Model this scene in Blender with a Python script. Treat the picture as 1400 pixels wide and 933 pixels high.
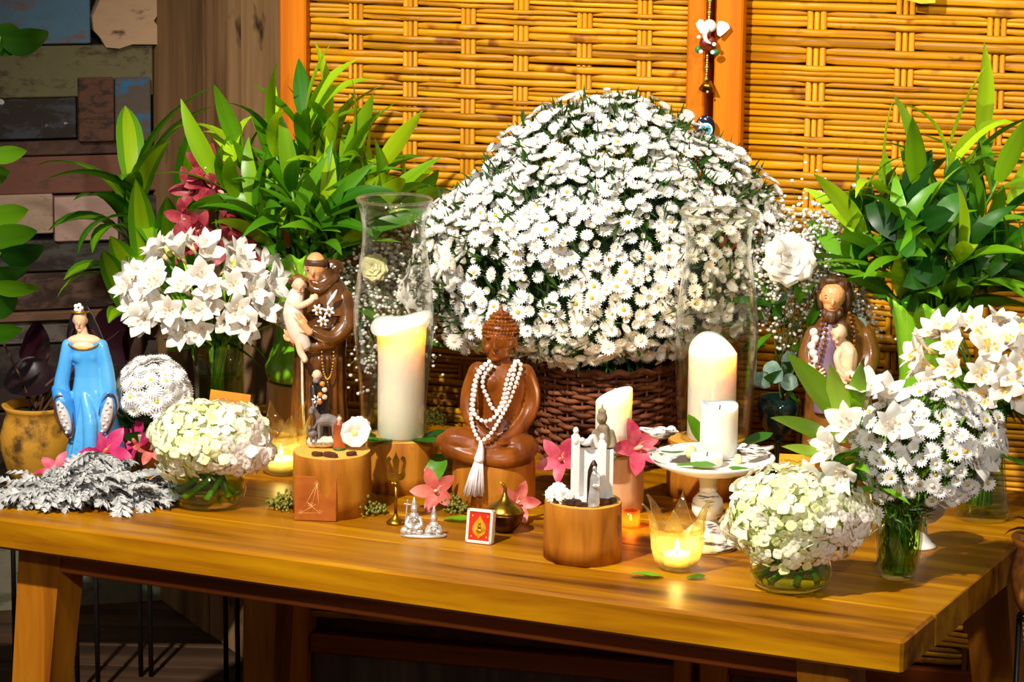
import bpy, bmesh, math, random
import numpy as np
from mathutils import Vector, Matrix, Euler

for _o in list(bpy.data.objects):
    bpy.data.objects.remove(_o, do_unlink=True)
random.seed(7)
rng = np.random.default_rng(7)
scene = bpy.context.scene
COL = scene.collection
PI = math.pi

# ------------------------------------------------------------------ camera
FPX = 4400.0                      # focal length in pixels of the 1400x933 frame
PITCH = math.radians(11.3)
ROLL = 0.0117
TZ = 0.50                         # table top height
CAMZ = TZ + 1.11
FW = Vector((0, math.cos(PITCH), -math.sin(PITCH)))
RT = Vector((1, 0, 0))
UP = RT.cross(FW)
CR, SR = math.cos(ROLL), math.sin(ROLL)
XC = RT * CR + UP * SR
YC = UP * CR - RT * SR
CAMP = Vector((0, 0, CAMZ))
cam_data = bpy.data.cameras.new('camera')
cam_data.sensor_width = 36.0
cam_data.lens = 36.0 * FPX / 1400.0
cam_data.clip_end = 60
cam = bpy.data.objects.new('camera', cam_data)
COL.objects.link(cam)
cam.matrix_world = Matrix(((XC.x, YC.x, -FW.x, CAMP.x), (XC.y, YC.y, -FW.y, CAMP.y),
                           (XC.z, YC.z, -FW.z, CAMP.z), (0, 0, 0, 1)))
scene.camera = cam

# ------------------------------------------------------------------ light and exposure
scene.view_settings.view_transform = 'Standard'
scene.view_settings.look = 'None'
scene.view_settings.exposure = 0.2
scene.view_settings.gamma = 1.0
scene.view_settings.use_curve_mapping = False
scene.cycles.use_denoising = True
scene.cycles.max_bounces = 10
scene.cycles.transparent_max_bounces = 24
scene.cycles.caustics_reflective = False
scene.cycles.caustics_refractive = False
scene.cycles.sample_clamp_indirect = 4.0
world = bpy.data.worlds.new('evening_room')
scene.world = world
world.use_nodes = True
world.node_tree.nodes['Background'].inputs[0].default_value = (1.0, 0.86, 0.70, 1)
world.node_tree.nodes['Background'].inputs[1].default_value = 0.15


def add_spot(name, loc, target, energy, color, size_deg, blend, radius):
    d = bpy.data.lights.new(name, 'SPOT')
    d.energy = energy; d.color = color; d.spot_size = math.radians(size_deg)
    d.spot_blend = blend; d.shadow_soft_size = radius
    o = bpy.data.objects.new(name, d); COL.objects.link(o)
    o.location = loc
    o.rotation_euler = (Vector(target) - Vector(loc)).to_track_quat('-Z', 'Y').to_euler()
    return o


add_spot('ceiling_spot_key', (-1.05, 2.75, 2.65), (0.12, 4.45, 0.66), 470, (1.0, 0.93, 0.82), 60, 0.85, 0.04)
add_spot('front_fill_spot', (0.55, 0.6, 2.35), (0.10, 4.6, 0.72), 170, (1.0, 0.94, 0.85), 34, 0.7, 0.07)  # fill added near the camera for the frontal light, no ceiling fitting
add_spot('wall_fill_spot', (0.95, 3.0, 2.6), (0.72, 4.9, 0.95), 120, (1.0, 0.88, 0.70), 40, 0.9, 0.06)  # added unseen spot that brightens the right bamboo panel


# ------------------------------------------------------------------ pixel measurements to places in the room
def ray(x, y):
    dx, dy = x - 700.0, y - 466.5
    d = FW * FPX + XC * dx - YC * dy
    return d.normalized()


def on_z(x, y, z=TZ):
    d = ray(x, y)
    return CAMP + d * ((z - CAMZ) / d.z)


def on_plane(x, y, p, n):
    d = ray(x, y)
    p = Vector(p); n = Vector(n)
    return CAMP + d * ((p - CAMP).dot(n) / d.dot(n))


def at_y(x, y, Y):
    d = ray(x, y)
    return CAMP + d * (Y / d.y)


def mpp(p):                        # metres per pixel at a place
    return (Vector(p) - CAMP).dot(FW) / FPX


# ------------------------------------------------------------------ mesh helpers
def lathe(prof, n=32, c=(0, 0, 0), cap0=True, cap1=True, wob=None):
    V = []; F = []
    a = np.linspace(0, 2 * PI, n, endpoint=False)
    for i, (r, z) in enumerate(prof):
        for k in range(n):
            rr = r if wob is None else r * wob(a[k], i, z)
            V.append((c[0] + rr * math.cos(a[k]), c[1] + rr * math.sin(a[k]), c[2] + z))
    m = len(prof)
    for i in range(m - 1):
        for k in range(n):
            k2 = (k + 1) % n
            F.append((i * n + k, i * n + k2, (i + 1) * n + k2, (i + 1) * n + k))
    if cap0: F.append(tuple(range(n - 1, -1, -1)))
    if cap1: F.append(tuple((m - 1) * n + k for k in range(n)))
    return V, F


def frames(P):
    P = [Vector(p) for p in P]
    T = []
    for i in range(len(P)):
        t = P[min(i + 1, len(P) - 1)] - P[max(i - 1, 0)]
        T.append(t.normalized() if t.length > 1e-9 else Vector((0, 0, 1)))
    ref = Vector((0, 0, 1)) if abs(T[0].z) < 0.9 else Vector((1, 0, 0))
    N = []
    n = (ref - T[0] * ref.dot(T[0])).normalized()
    for t in T:
        n = n - t * n.dot(t)
        n = n.normalized() if n.length > 1e-6 else t.orthogonal().normalized()
        N.append(n.copy())
    return P, T, N


def tube(path, r, n=8, cap=True, flat=1.0):
    P, T, N = frames(path)
    V = []; F = []
    for i, p in enumerate(P):
        ri = r[i] if hasattr(r, '__len__') else r
        b = T[i].cross(N[i])
        for k in range(n):
            a = 2 * PI * k / n
            V.append(tuple(p + N[i] * (math.cos(a) * ri) + b * (math.sin(a) * ri * flat)))
    for i in range(len(P) - 1):
        for k in range(n):
            k2 = (k + 1) % n
            F.append((i * n + k, i * n + k2, (i + 1) * n + k2, (i + 1) * n + k))
    if cap:
        F.append(tuple(range(n - 1, -1, -1)))
        F.append(tuple((len(P) - 1) * n + k for k in range(n)))
    return V, F


def ell(c, r, rot=None, nu=16, nv=10):
    if not hasattr(r, '__len__'): r = (r, r, r)
    V = []; F = []
    R = Euler(rot).to_matrix() if rot else None
    C = Vector(c)
    V.append((0, 0, -1))
    for j in range(1, nv):
        t = -PI / 2 + PI * j / nv
        for k in range(nu):
            a = 2 * PI * k / nu
            V.append((math.cos(t) * math.cos(a), math.cos(t) * math.sin(a), math.sin(t)))
    V.append((0, 0, 1))
    W = []
    for v in V:
        w = Vector((v[0] * r[0], v[1] * r[1], v[2] * r[2]))
        if R: w = R @ w
        W.append(tuple(w + C))
    for k in range(nu):
        F.append((0, 1 + (k + 1) % nu, 1 + k))
    for j in range(nv - 2):
        for k in range(nu):
            a = 1 + j * nu + k; b = 1 + j * nu + (k + 1) % nu
            F.append((a, b, b + nu, a + nu))
    L = len(V) - 1; o = 1 + (nv - 2) * nu
    for k in range(nu):
        F.append((o + k, o + (k + 1) % nu, L))
    return W, F


def cap_(a, b, ra, rb=None, n=12):            # a limb: tapered tube with round ends
    rb = ra if rb is None else rb
    a = Vector(a); b = Vector(b); d = (b - a)
    L = d.length
    d = d.normalized() if L > 1e-9 else Vector((0, 0, 1))
    P = []; R = []
    for t in (-0.98, -0.75, -0.4, 0):
        P.append(a + d * (ra * t)); R.append(ra * math.sqrt(max(0.02, 1 - t * t)))
    for t in (0, 0.4, 0.75, 0.98):
        P.append(b + d * (rb * t)); R.append(rb * math.sqrt(max(0.02, 1 - t * t)))
    return tube(P, R, n)


def chain(pts, rad, n=12, k=4):               # smooth limb through several joints
    P = [Vector(p) for p in pts]
    out = []; R = []
    for i in range(len(P) - 1):
        p0 = P[max(i - 1, 0)]; p1 = P[i]; p2 = P[i + 1]; p3 = P[min(i + 2, len(P) - 1)]
        for j in range(k):
            t = j / k
            out.append(0.5 * ((2 * p1) + (p2 - p0) * t + (2 * p0 - 5 * p1 + 4 * p2 - p3) * t * t + (3 * p1 - p0 - 3 * p2 + p3) * t ** 3))
            R.append(rad[i] + (rad[i + 1] - rad[i]) * t)
    out.append(P[-1]); R.append(rad[-1])
    d0 = (out[0] - out[1]).normalized(); d1 = (out[-1] - out[-2]).normalized()
    a, b, ra, rb = out[0].copy(), out[-1].copy(), R[0], R[-1]
    for t in (0.45, 0.8, 0.98):
        w = math.sqrt(1 - t * t)
        out.insert(0, a + d0 * (ra * t)); R.insert(0, ra * w)
        out.append(b + d1 * (rb * t)); R.append(rb * w)
    return tube(out, R, n)


def box(c, s, rz=0.0, bev=0.0):
    x, y, z = s[0] / 2, s[1] / 2, s[2] / 2
    if bev <= 0:
        V = [(-x, -y, -z), (x, -y, -z), (x, y, -z), (-x, y, -z), (-x, -y, z), (x, -y, z), (x, y, z), (-x, y, z)]
        F = [(3, 2, 1, 0), (4, 5, 6, 7), (0, 1, 5, 4), (1, 2, 6, 5), (2, 3, 7, 6), (3, 0, 4, 7)]
    else:
        b = min(bev, x * 0.9, y * 0.9, z * 0.9)
        V = []
        for (zz, q) in ((-z, b), (-z + b, 0), (z - b, 0), (z, b)):
            xx, yy = x - q, y - q
            V += [(-xx + b, -yy, zz), (xx - b, -yy, zz), (xx, -yy + b, zz), (xx, yy - b, zz),
                  (xx - b, yy, zz), (-xx + b, yy, zz), (-xx, yy - b, zz), (-xx, -yy + b, zz)]
        F = [tuple(range(7, -1, -1)), tuple(range(24, 32))]
        for i in range(3):
            for k in range(8):
                F.append((i * 8 + k, i * 8 + (k + 1) % 8, i * 8 + 8 + (k + 1) % 8, i * 8 + 8 + k))
    c_, s_ = math.cos(rz), math.sin(rz)
    V = [(c[0] + vx * c_ - vy * s_, c[1] + vx * s_ + vy * c_, c[2] + vz) for vx, vy, vz in V]
    return V, F


def prism(poly, y0, y1):                       # outline in x,z pushed along y
    n = len(poly)
    V = [(x, y0, z) for x, z in poly] + [(x, y1, z) for x, z in poly]
    F = [tuple(range(n)), tuple(range(2 * n - 1, n - 1, -1))]
    for k in range(n):
        k2 = (k + 1) % n
        F.append((k, n + k, n + k2, k2))
    return V, F


def join(*parts):
    V = []; F = []
    for v, f in parts:
        o = len(V)
        V += [tuple(p) for p in v]
        F += [tuple(i + o for i in q) for q in f]
    return V, F


def xf(part, M):
    return [tuple(M @ Vector(p)) for p in part[0]], part[1]


def mv(part, d):
    return [(p[0] + d[0], p[1] + d[1], p[2] + d[2]) for p in part[0]], part[1]


def TRS(loc=(0, 0, 0), rot=(0, 0, 0), sc=1.0):
    if not hasattr(sc, '__len__'): sc = (sc, sc, sc)
    return Matrix.Translation(loc) @ Euler(rot).to_matrix().to_4x4() @ Matrix.Diagonal((*sc, 1))


def me(name, part, mat, smooth=True, mats=None, mi=None):
    m = bpy.data.meshes.new(name)
    m.from_pydata([tuple(v) for v in part[0]], [], part[1])
    for x in (mats or [mat]):
        m.materials.append(x)
    if mi is not None:
        m.polygons.foreach_set('material_index', np.array(mi, dtype=np.int32))
    if smooth:
        m.polygons.foreach_set('use_smooth', np.ones(len(m.polygons), dtype=bool))
    m.update()
    return m


def link(name, mesh, parent=None, loc=(0, 0, 0), rot=(0, 0, 0), sc=1.0):
    o = bpy.data.objects.new(name, mesh)
    COL.objects.link(o)
    o.location = loc; o.rotation_euler = rot
    o.scale = sc if hasattr(sc, '__len__') else (sc, sc, sc)
    if parent: o.parent = parent
    return o


def ob(name, part, mat, parent=None, smooth=True, loc=(0, 0, 0), rot=(0, 0, 0), sc=1.0, auto=None, label=None):
    m = me(name, part, mat, smooth)
    if auto is not None:
        m.set_sharp_from_angle(angle=math.radians(auto))
    o = link(name, m, parent, loc, rot, sc)
    if label: o['label'] = label
    return o


def tag(o, label, cat, group=None):
    o['label'] = label; o['category'] = cat
    if group: o['group'] = group
    return o


def thing(name, label, cat, loc=(0, 0, 0), rz=0.0, group=None):
    o = bpy.data.objects.new(name, None)
    COL.objects.link(o)
    o.empty_display_size = 0.02
    o.location = loc; o.rotation_euler = (0, 0, rz)
    return tag(o, label, cat, group)


def struct(o):
    o['kind'] = 'structure'
    return o


def fuse(name, parts, mat, parent=None, vox=0.0016, smooth=4, label=None, loc=(0, 0, 0), rot=(0, 0, 0), disp=None):
    """one continuous surface grown over overlapping forms"""
    m = me(name, join(*parts), mat)
    o = bpy.data.objects.new('tmp', m); COL.objects.link(o)
    md = o.modifiers.new('r', 'REMESH'); md.mode = 'VOXEL'; md.voxel_size = vox; md.use_smooth_shade = True
    if smooth:
        s = o.modifiers.new('s', 'SMOOTH'); s.factor = 0.5; s.iterations = smooth
    dg = bpy.context.evaluated_depsgraph_get()
    n = bpy.data.meshes.new_from_object(o.evaluated_get(dg))
    bpy.data.objects.remove(o, do_unlink=True); bpy.data.meshes.remove(m)
    n.name = name
    n.materials.clear(); n.materials.append(mat)
    n.polygons.foreach_set('use_smooth', np.ones(len(n.polygons), dtype=bool))
    r = link(name, n, parent, loc, rot)
    if label: r['label'] = label
    return r


class Fig:
    """a place on a surface plus lengths measured off the photograph (pixels -> metres there)"""
    def __init__(s, bx, by, z=TZ):
        s.bx, s.by = bx, by
        s.loc = on_z(bx, by, z)
        s.s = mpp(s.loc)
        dep = math.atan2(CAMZ - z, s.loc.y)
        s.cz = math.cos(dep * 0.92)

    def q(s, px, py, d=0.0):
        return ((px - s.bx) * s.s, d * s.s, (s.by - py) * s.s / s.cz)

    def h(s, dpy):
        return dpy * s.s / s.cz


# ------------------------------------------------------------------ materials
MATS = {}


def nt(name):
    m = bpy.data.materials.new(name); m.use_nodes = True
    t = m.node_tree
    return m, t, t.nodes['Principled BSDF']


def rgb(h):
    if isinstance(h, str):
        v = [int(h[i:i + 2], 16) / 255 for i in (0, 2, 4)]
        return tuple(((c / 12.92) if c <= 0.04045 else ((c + 0.055) / 1.055) ** 2.4) for c in v) + (1,)
    return tuple(h) + (1,) if len(h) == 3 else tuple(h)


def ramp(t, fac, stops):
    r = t.nodes.new('ShaderNodeValToRGB')
    el = r.color_ramp.elements
    while len(el) < len(stops): el.new(0.5)
    for e, (p, c) in zip(el, stops):
        e.position = p; e.color = rgb(c)
    t.links.new(fac, r.inputs[0])
    return r.outputs[0]


def noise(t, scale=(5, 5, 5), detail=4, rough=0.6, sc=1.0, dist=0.0, coord='Object', rand=True):
    tc = t.nodes.new('ShaderNodeTexCoord')
    mp = t.nodes.new('ShaderNodeMapping'); mp.inputs['Scale'].default_value = scale
    t.links.new(tc.outputs[coord], mp.inputs[0])
    n = t.nodes.new('ShaderNodeTexNoise')
    if rand:
        oi = t.nodes.new('ShaderNodeObjectInfo')
        mm = t.nodes.new('ShaderNodeMath'); mm.operation = 'MULTIPLY'; mm.inputs[1].default_value = 37.0
        t.links.new(oi.outputs['Random'], mm.inputs[0])
        n.noise_dimensions = '4D'
        t.links.new(mm.outputs[0], n.inputs['W'])
    n.inputs['Scale'].default_value = sc; n.inputs['Detail'].default_value = detail
    n.inputs['Roughness'].default_value = rough; n.inputs['Distortion'].default_value = dist
    t.links.new(mp.outputs[0], n.inputs['Vector'])
    return n.outputs['Fac']


def bump(t, b, h, strength=0.3, dist=0.002):
    n = t.nodes.new('ShaderNodeBump'); n.inputs['Strength'].default_value = strength
    n.inputs['Distance'].default_value = dist
    t.links.new(h, n.inputs['Height']); t.links.new(n.outputs[0], b.inputs['Normal'])


def mixc(t, fac, a, b, mode='MIX'):
    m = t.nodes.new('ShaderNodeMix'); m.data_type = 'RGBA'; m.blend_type = mode
    for s, v in ((m.inputs[0], fac), (m.inputs[6], a), (m.inputs[7], b)):
        if hasattr(v, 'node'): t.links.new(v, s)
        elif isinstance(v, (int, float)): s.default_value = v
        else: s.default_value = rgb(v)
    return m.outputs[2]


def objrand(t, lo, hi):
    oi = t.nodes.new('ShaderNodeObjectInfo')
    mr = t.nodes.new('ShaderNodeMapRange'); mr.inputs[3].default_value = lo; mr.inputs[4].default_value = hi
    t.links.new(oi.outputs['Random'], mr.inputs[0])
    return mr.outputs[0]


def hsv(t, col, v=None, h=None, s=None):
    n = t.nodes.new('ShaderNodeHueSaturation')
    t.links.new(col, n.inputs['Color'])
    for k, x in (('Value', v), ('Hue', h), ('Saturation', s)):
        if x is None: continue
        if hasattr(x, 'node'): t.links.new(x, n.inputs[k])
        else: n.inputs[k].default_value = x
    return n.outputs[0]


def simple(name, c1, c2=None, rough=0.5, sc=30, metal=0.0, spec=0.5, bmp=0.0, rnd=(0.9, 1.1), stretch=(1, 1, 1), sss=0.0,
           trans=None, coat=0.0, sssr=(0.01, 0.006, 0.003), detail=4, lo=0.35, hi=0.65):
    if name in MATS: return MATS[name]
    m, t, b = nt(name)
    f = noise(t, stretch, detail, 0.6, sc)
    col = ramp(t, f, [(lo, c1), (hi, c2 or c1)])
    if rnd: col = hsv(t, col, v=objrand(t, *rnd))
    t.links.new(col, b.inputs['Base Color'])
    b.inputs['Roughness'].default_value = rough; b.inputs['Metallic'].default_value = metal
    b.inputs['Specular IOR Level'].default_value = spec
    b.inputs['Coat Weight'].default_value = coat; b.inputs['Coat Roughness'].default_value = 0.15
    if sss:
        b.inputs['Subsurface Weight'].default_value = sss
        b.inputs['Subsurface Radius'].default_value = sssr
        b.inputs['Subsurface Scale'].default_value = 1.0
    if bmp: bump(t, b, f, bmp)
    if trans is not None:                 # light passing through thin leaves and petals
        tr = t.nodes.new('ShaderNodeBsdfTranslucent'); t.links.new(col, tr.inputs[0])
        mx = t.nodes.new('ShaderNodeMixShader'); mx.inputs[0].default_value = trans
        t.links.new(b.outputs[0], mx.inputs[1]); t.links.new(tr.outputs[0], mx.inputs[2])
        t.links.new(mx.outputs[0], t.nodes['Material Output'].inputs[0])
    MATS[name] = m
    return m


def wood(name, dark, mid, light, stretch=(3, 40, 40), rough=0.4, bmp=0.15, coat=0.0, rnd=(0.9, 1.1), sc=1.0, spots=None, wear=None):
    if name in MATS: return MATS[name]
    m, t, b = nt(name)
    f = noise(t, stretch, 6, 0.62, sc, 0.6)
    g = noise(t, tuple(x * 0.35 for x in stretch), 3, 0.5, sc, 1.5)
    a = t.nodes.new('ShaderNodeMath'); a.operation = 'ADD'; t.links.new(f, a.inputs[0]); t.links.new(g, a.inputs[1])
    h = t.nodes.new('ShaderNodeMath'); h.operation = 'MULTIPLY'; h.inputs[1].default_value = 0.5; t.links.new(a.outputs[0], h.inputs[0])
    col = ramp(t, h.outputs[0], [(0.36, dark), (0.5, mid), (0.64, light)])
    if spots:
        n2 = noise(t, (1, 1, 1), 3, 0.6, spots[1])
        k = ramp(t, n2, [(0.60, (0, 0, 0)), (0.68, (1, 1, 1))])
        col = mixc(t, k, col, spots[0])
    if rnd: col = hsv(t, col, v=objrand(t, *rnd))
    t.links.new(col, b.inputs['Base Color'])
    b.inputs['Roughness'].default_value = rough; b.inputs['Specular IOR Level'].default_value = 0.22
    b.inputs['Coat Weight'].default_value = coat * 0.4; b.inputs['Coat Roughness'].default_value = 0.25
    if bmp: bump(t, b, f, bmp)
    MATS[name] = m
    return m


def thin_glass(name, tint=(0.96, 0.97, 0.93), edge=0.35, rough=0.03, body=0.0, bodycol=(0.5, 0.6, 0.2)):
    if name in MATS: return MATS[name]
    m, t, b = nt(name)
    t.nodes.remove(b)
    tr = t.nodes.new('ShaderNodeBsdfTransparent'); tr.inputs[0].default_value = rgb(tint)
    gl = t.nodes.new('ShaderNodeBsdfGlossy'); gl.inputs['Roughness'].default_value = rough
    gl.inputs[0].default_value = (1, 1, 1, 1)
    fr = t.nodes.new('ShaderNodeLayerWeight'); fr.inputs[0].default_value = 0.5
    pw = t.nodes.new('ShaderNodeMath'); pw.operation = 'POWER'; pw.inputs[1].default_value = 3.2
    t.links.new(fr.outputs['Facing'], pw.inputs[0])
    mm = t.nodes.new('ShaderNodeMath'); mm.operation = 'MULTIPLY_ADD'; mm.inputs[1].default_value = edge; mm.inputs[2].default_value = 0.03; mm.use_clamp = True
    t.links.new(pw.outputs[0], mm.inputs[0])
    mx = t.nodes.new('ShaderNodeMixShader')
    t.links.new(mm.outputs[0], mx.inputs[0]); t.links.new(tr.outputs[0], mx.inputs[1]); t.links.new(gl.outputs[0], mx.inputs[2])
    out = mx.outputs[0]
    if body:
        df = t.nodes.new('ShaderNodeBsdfTranslucent'); df.inputs[0].default_value = rgb(bodycol)
        m2 = t.nodes.new('ShaderNodeMixShader'); m2.inputs[0].default_value = body
        t.links.new(out, m2.inputs[1]); t.links.new(df.outputs[0], m2.inputs[2]); out = m2.outputs[0]
    t.links.new(out, t.nodes['Material Output'].inputs[0])
    MATS[name] = m
    return m


def emis(name, col, strength):
    if name in MATS: return MATS[name]
    m, t, b = nt(name)
    b.inputs['Base Color'].default_value = rgb(col)
    b.inputs['Emission Color'].default_value = rgb(col); b.inputs['Emission Strength'].default_value = strength
    MATS[name] = m
    return m


def paint(name, c, under, amount=0.5, sc=9, rough=0.75, stretch=(1, 1, 2.2), specks=None):
    """old paint worn through to what lies under it"""
    if name in MATS: return MATS[name]
    m, t, b = nt(name)
    f = noise(t, stretch, 9, 0.70, sc * 2.2, 0.3)
    g = noise(t, stretch, 5, 0.7, sc * 4)
    c2 = mixc(t, g, c, tuple(x * 0.62 for x in rgb(c)[:3]))
    k = ramp(t, f, [(amount - 0.04, (1, 1, 1)), (amount + 0.05, (0, 0, 0))])
    col = mixc(t, k, c2, under)
    if specks:
        n2 = noise(t, (1, 1, 1), 2, 0.5, specks[1])
        k2 = ramp(t, n2, [(0.66, (0, 0, 0)), (0.69, (1, 1, 1))])
        col = mixc(t, k2, col, specks[0])
    t.links.new(col, b.inputs['Base Color']); b.inputs['Roughness'].default_value = rough
    bump(t, b, f, 0.4, 0.003)
    MATS[name] = m
    return m


TABLE_WOOD = wood('table_wood', '4e2601', '9a6002', 'c08804', (2.2, 26, 26), 0.42, 0.08, coat=0.25, rnd=(0.9, 1.1))
LEG_WOOD = wood('leg_wood', '6b3508', 'a2600f', 'c07d20', (30, 30, 3), 0.4, 0.08, coat=0.15)
APRON_WOOD = wood('apron_wood', '6a3010', '9a4c18', 'b05e22', (2, 30, 30), 0.45, 0.08)
POST_WOOD = wood('post_wood', 'ae5402', 'cf7203', 'da8008', (26, 26, 1.6), 0.5, 0.05, rnd=(0.97, 1.03))
STUMP = wood('stump_side', '5e3006', 'a66416', 'c48428', (26, 26, 5), 0.5, 0.18, spots=('9a5a1a', 14))
STUMP_PALE = wood('stump_pale', 'a8804c', 'cba274', 'd8b48a', (26, 26, 4), 0.55, 0.15)
STUMP_TOP = wood('stump_top', 'b3761c', 'd8a040', 'e6b658', (14, 14, 14), 0.55, 0.1)
BARK = simple('dark_bark', '2b1204', '5a2c10', 0.9, 60, bmp=0.6)
KNOT = simple('knot_wood', '3a1c06', '6b3a10', 0.7, 80, bmp=0.4)
BAMBOO = wood('bamboo', '905402', 'c68608', 'e0a418', (1.5, 90, 90), 0.42, 0.12, rnd=(0.72, 1.12), spots=('8a4a0a', 16))
BAMBOO_V = wood('bamboo_upright', 'a86404', 'cc8a0e', 'dc9e1c', (90, 90, 1.5), 0.42, 0.12, rnd=(0.8, 1.1))


# ------------------------------------------------------------------ the setting
WYAW = math.radians(-15)
W0 = at_y(388, 60, 5.08); W0.z = 0
WN = Vector((math.sin(-WYAW), math.cos(WYAW), 0))
WD = Vector((math.cos(WYAW), math.sin(WYAW), 0))


def wall_u(px, py=60):
    return (on_plane(px, py, W0, WN) - W0).dot(WD)


def wall_z(px, py):
    return on_plane(px, py, W0, WN).z


floor_m = wood('floor_boards', '2e1c10', '4b3422', '66503a', (1.5, 24, 24), 0.7, 0.2, rnd=(0.75, 1.15))
fl = thing('floor', 'dark worn timber floor boards running beneath the table', 'floor')
del fl['category']
struct(fl)
fb = me('floor_board', box((0, 0, -0.012), (4.6, 0.112, 0.024), 0, 0.002), floor_m)
ang = math.radians(-3)
for i in range(46):
    y = 2.6 + i * 0.115
    link('floor_board', fb, fl, (-0.1 + 0.2 * ((i * 37) % 7) / 7, y, 0), (0, 0, ang))
slab = struct(ob('floor_base', box((0, 4.5, -0.06), (9, 9, 0.05)), simple('soil_dark', '241a12', '3a2a1c', 0.9, 20)))
slab['label'] = 'dark bare ground under the floor boards'


def panel(name, label, u0, u1, bundles, phase_px, ref_px, half, n3, zlo, zhi, amp, caner, canegap):
    """woven cane panel: flat strips in threes, over and under upright canes"""
    root = bpy.data.objects.new(name, None); COL.objects.link(root)
    root.location = W0; root.rotation_euler = (0, 0, WYAW)
    root['label'] = label; struct(root)
    ob('backing_board', box(((u0 + u1) / 2, 0.034, (zlo + zhi) / 2 - 0.02), (u1 - u0 + 0.02, 0.008, zhi - zlo + 0.1)),
       simple('backing_dark', '6a3804', '8a5008', 0.9, 20), root)
    zref = wall_z(ref_px, phase_px)
    k0 = int(math.floor((zlo - zref) / half)); k1 = int(math.ceil((zhi - zref) / half))
    R = random.Random(name)
    for k in range(k0, k1):
        zc = zref + (k + 0.5) * half
        n = n3 if R.random() < 0.55 else (n3 - 1)
        hs = [R.uniform(0.8, 1.2) for _ in range(n)]
        tot = sum(hs)
        z = zc - half * 0.5
        for j in range(n):
            hh = half * hs[j] / tot
            zz = z + hh / 2; z += hh
            if zz < zlo or zz > zhi: continue
            V = []; F = []
            us = [u0]
            for b in bundles: us += [b - 0.032, b - 0.02, b - 0.01, b, b + 0.01, b + 0.02, b + 0.032]
            us = sorted(u for u in us if u0 <= u <= u1) + [u1]
            rj = R.uniform(-0.0006, 0.0006); tilt = R.uniform(-0.0012, 0.0012)
            for ii, u in enumerate(us):
                d = 0.0; w = 0.0
                for bi, b in enumerate(bundles):
                    q = abs(u - b) / 0.036
                    if q < 1:
                        sgn = -1 if (bi + k) % 2 == 0 else 1
                        d += sgn * amp * (0.5 + 0.5 * math.cos(q * PI)); w += (0.5 + 0.5 * math.cos(q * PI)) * (1 if sgn > 0 else 0.25)
                pin = 1 - 0.10 * w
                cz = zc + (zz - zc) * pin + rj + tilt * math.sin(u * 9 + k)
                a = hh * 0.515 * pin; t = min(hh * 0.20, 0.0021)
                V += [(u, d + 0.001, cz - a), (u, d - t * 0.75, cz - a * 0.6), (u, d - t, cz), (u, d - t * 0.75, cz + a * 0.6), (u, d + 0.001, cz + a)]
                if ii:
                    o = ii * 5
                    for s in range(4): F.append((o - 5 + s, o + s, o + s + 1, o - 4 + s))
                    F.append((o - 1, o + 4, o, o - 5))
            F.append((0, 1, 2, 3, 4)); o = (len(us) - 1) * 5; F.append((o + 4, o + 3, o + 2, o + 1, o))
            ob('bamboo_strip', (V, F), BAMBOO, root)
    cm = me('upright_cane', tube([(0, 0, zlo), (0, 0, (zlo + zhi) / 2), (0, 0, zhi)], caner, 8, flat=0.8), BAMBOO_V)
    for b in bundles:
        for s in (-1, 0, 1):
            if u0 < b + s * canegap < u1:
                link('upright_cane', cm, root, (b + s * canegap, 0.001 + R.uniform(-.0008, .0008), 0), sc=(R.uniform(0.8, 1.05), 1, 1))
    return root


uL0, uL1 = wall_u(424), wall_u(944)
panel('wall_back', 'woven bamboo cane wall panel behind the table, left of the paired posts', uL0, uL1,
      [wall_u(x) for x in (410, 486, 561, 640, 712, 799, 881, 960)], 28.5, 561, 0.0236, 3, 0.14, 1.32, 0.0050, 0.0043, 0.0082)
uR0, uR1 = wall_u(1020), wall_u(1600)
panel('wall_right', 'woven bamboo cane wall panel behind the right-hand vase of leaves', uR0, uR1,
      [wall_u(x) for x in (1116, 1237, 1362, 1487)], 64, 1116, 0.0272, 3, 0.14, 1.32, 0.0058, 0.0052, 0.0101)


def wobj(name, u0, u1, z0, z1, d0, d1, mat, label, bev=0.003):
    c = ((u0 + u1) / 2, (d0 + d1) / 2, (z0 + z1) / 2)
    o = ob(name, box(c, (abs(u1 - u0), abs(d1 - d0), z1 - z0), 0, bev), mat, None, False, W0, (0, 0, WYAW))
    o['label'] = label
    return struct(o)


wobj('trim_1', wall_u(388), wall_u(424), 0, 1.4, -0.022, 0.04, POST_WOOD, 'orange varnished corner post at the left end of the bamboo wall')
wobj('trim_2', wall_u(943), wall_u(968), 0, 1.4, -0.022, 0.04, POST_WOOD, 'narrow orange post left of the dark gap in the wall')
wobj('trim_3', wall_u(982), wall_u(1020), 0, 1.4, -0.030, 0.04, POST_WOOD, 'wider orange post right of the dark gap in the wall')
wobj('trim_4', wall_u(968), wall_u(982), 0, 1.4, 0.012, 0.03, simple('gap_dark', '7a3c08', '8f4a0c', 0.8, 20), 'recessed strip of shaded wood between the paired posts')  # darkness of the gap is put into this browner colour
zr = wall_z(600, 893)
wobj('trim_5', uL0, uL1, zr - 0.016, zr + 0.016, -0.012, 0.03, wood('rail_wood', '6b2c08', '95470f', 'a8581a', (2, 30, 30), 0.5, 0.08),
     'brown bottom rail of the bamboo wall under the table')
wobj('trim_6', uR0, uR1, 0.10, 0.14, -0.012, 0.03, MATS['rail_wood'], 'bottom rail of the bamboo wall under the right table end')
low = wood('lower_boards', '4a3628', '745c4c', '8c7464', (30, 30, 2), 0.8, 0.2)
wobj('trim_7', uL0, uL1, 0, zr - 0.016, 0.0, 0.03, low, 'weathered grey boards below the bottom rail of the wall')
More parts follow.
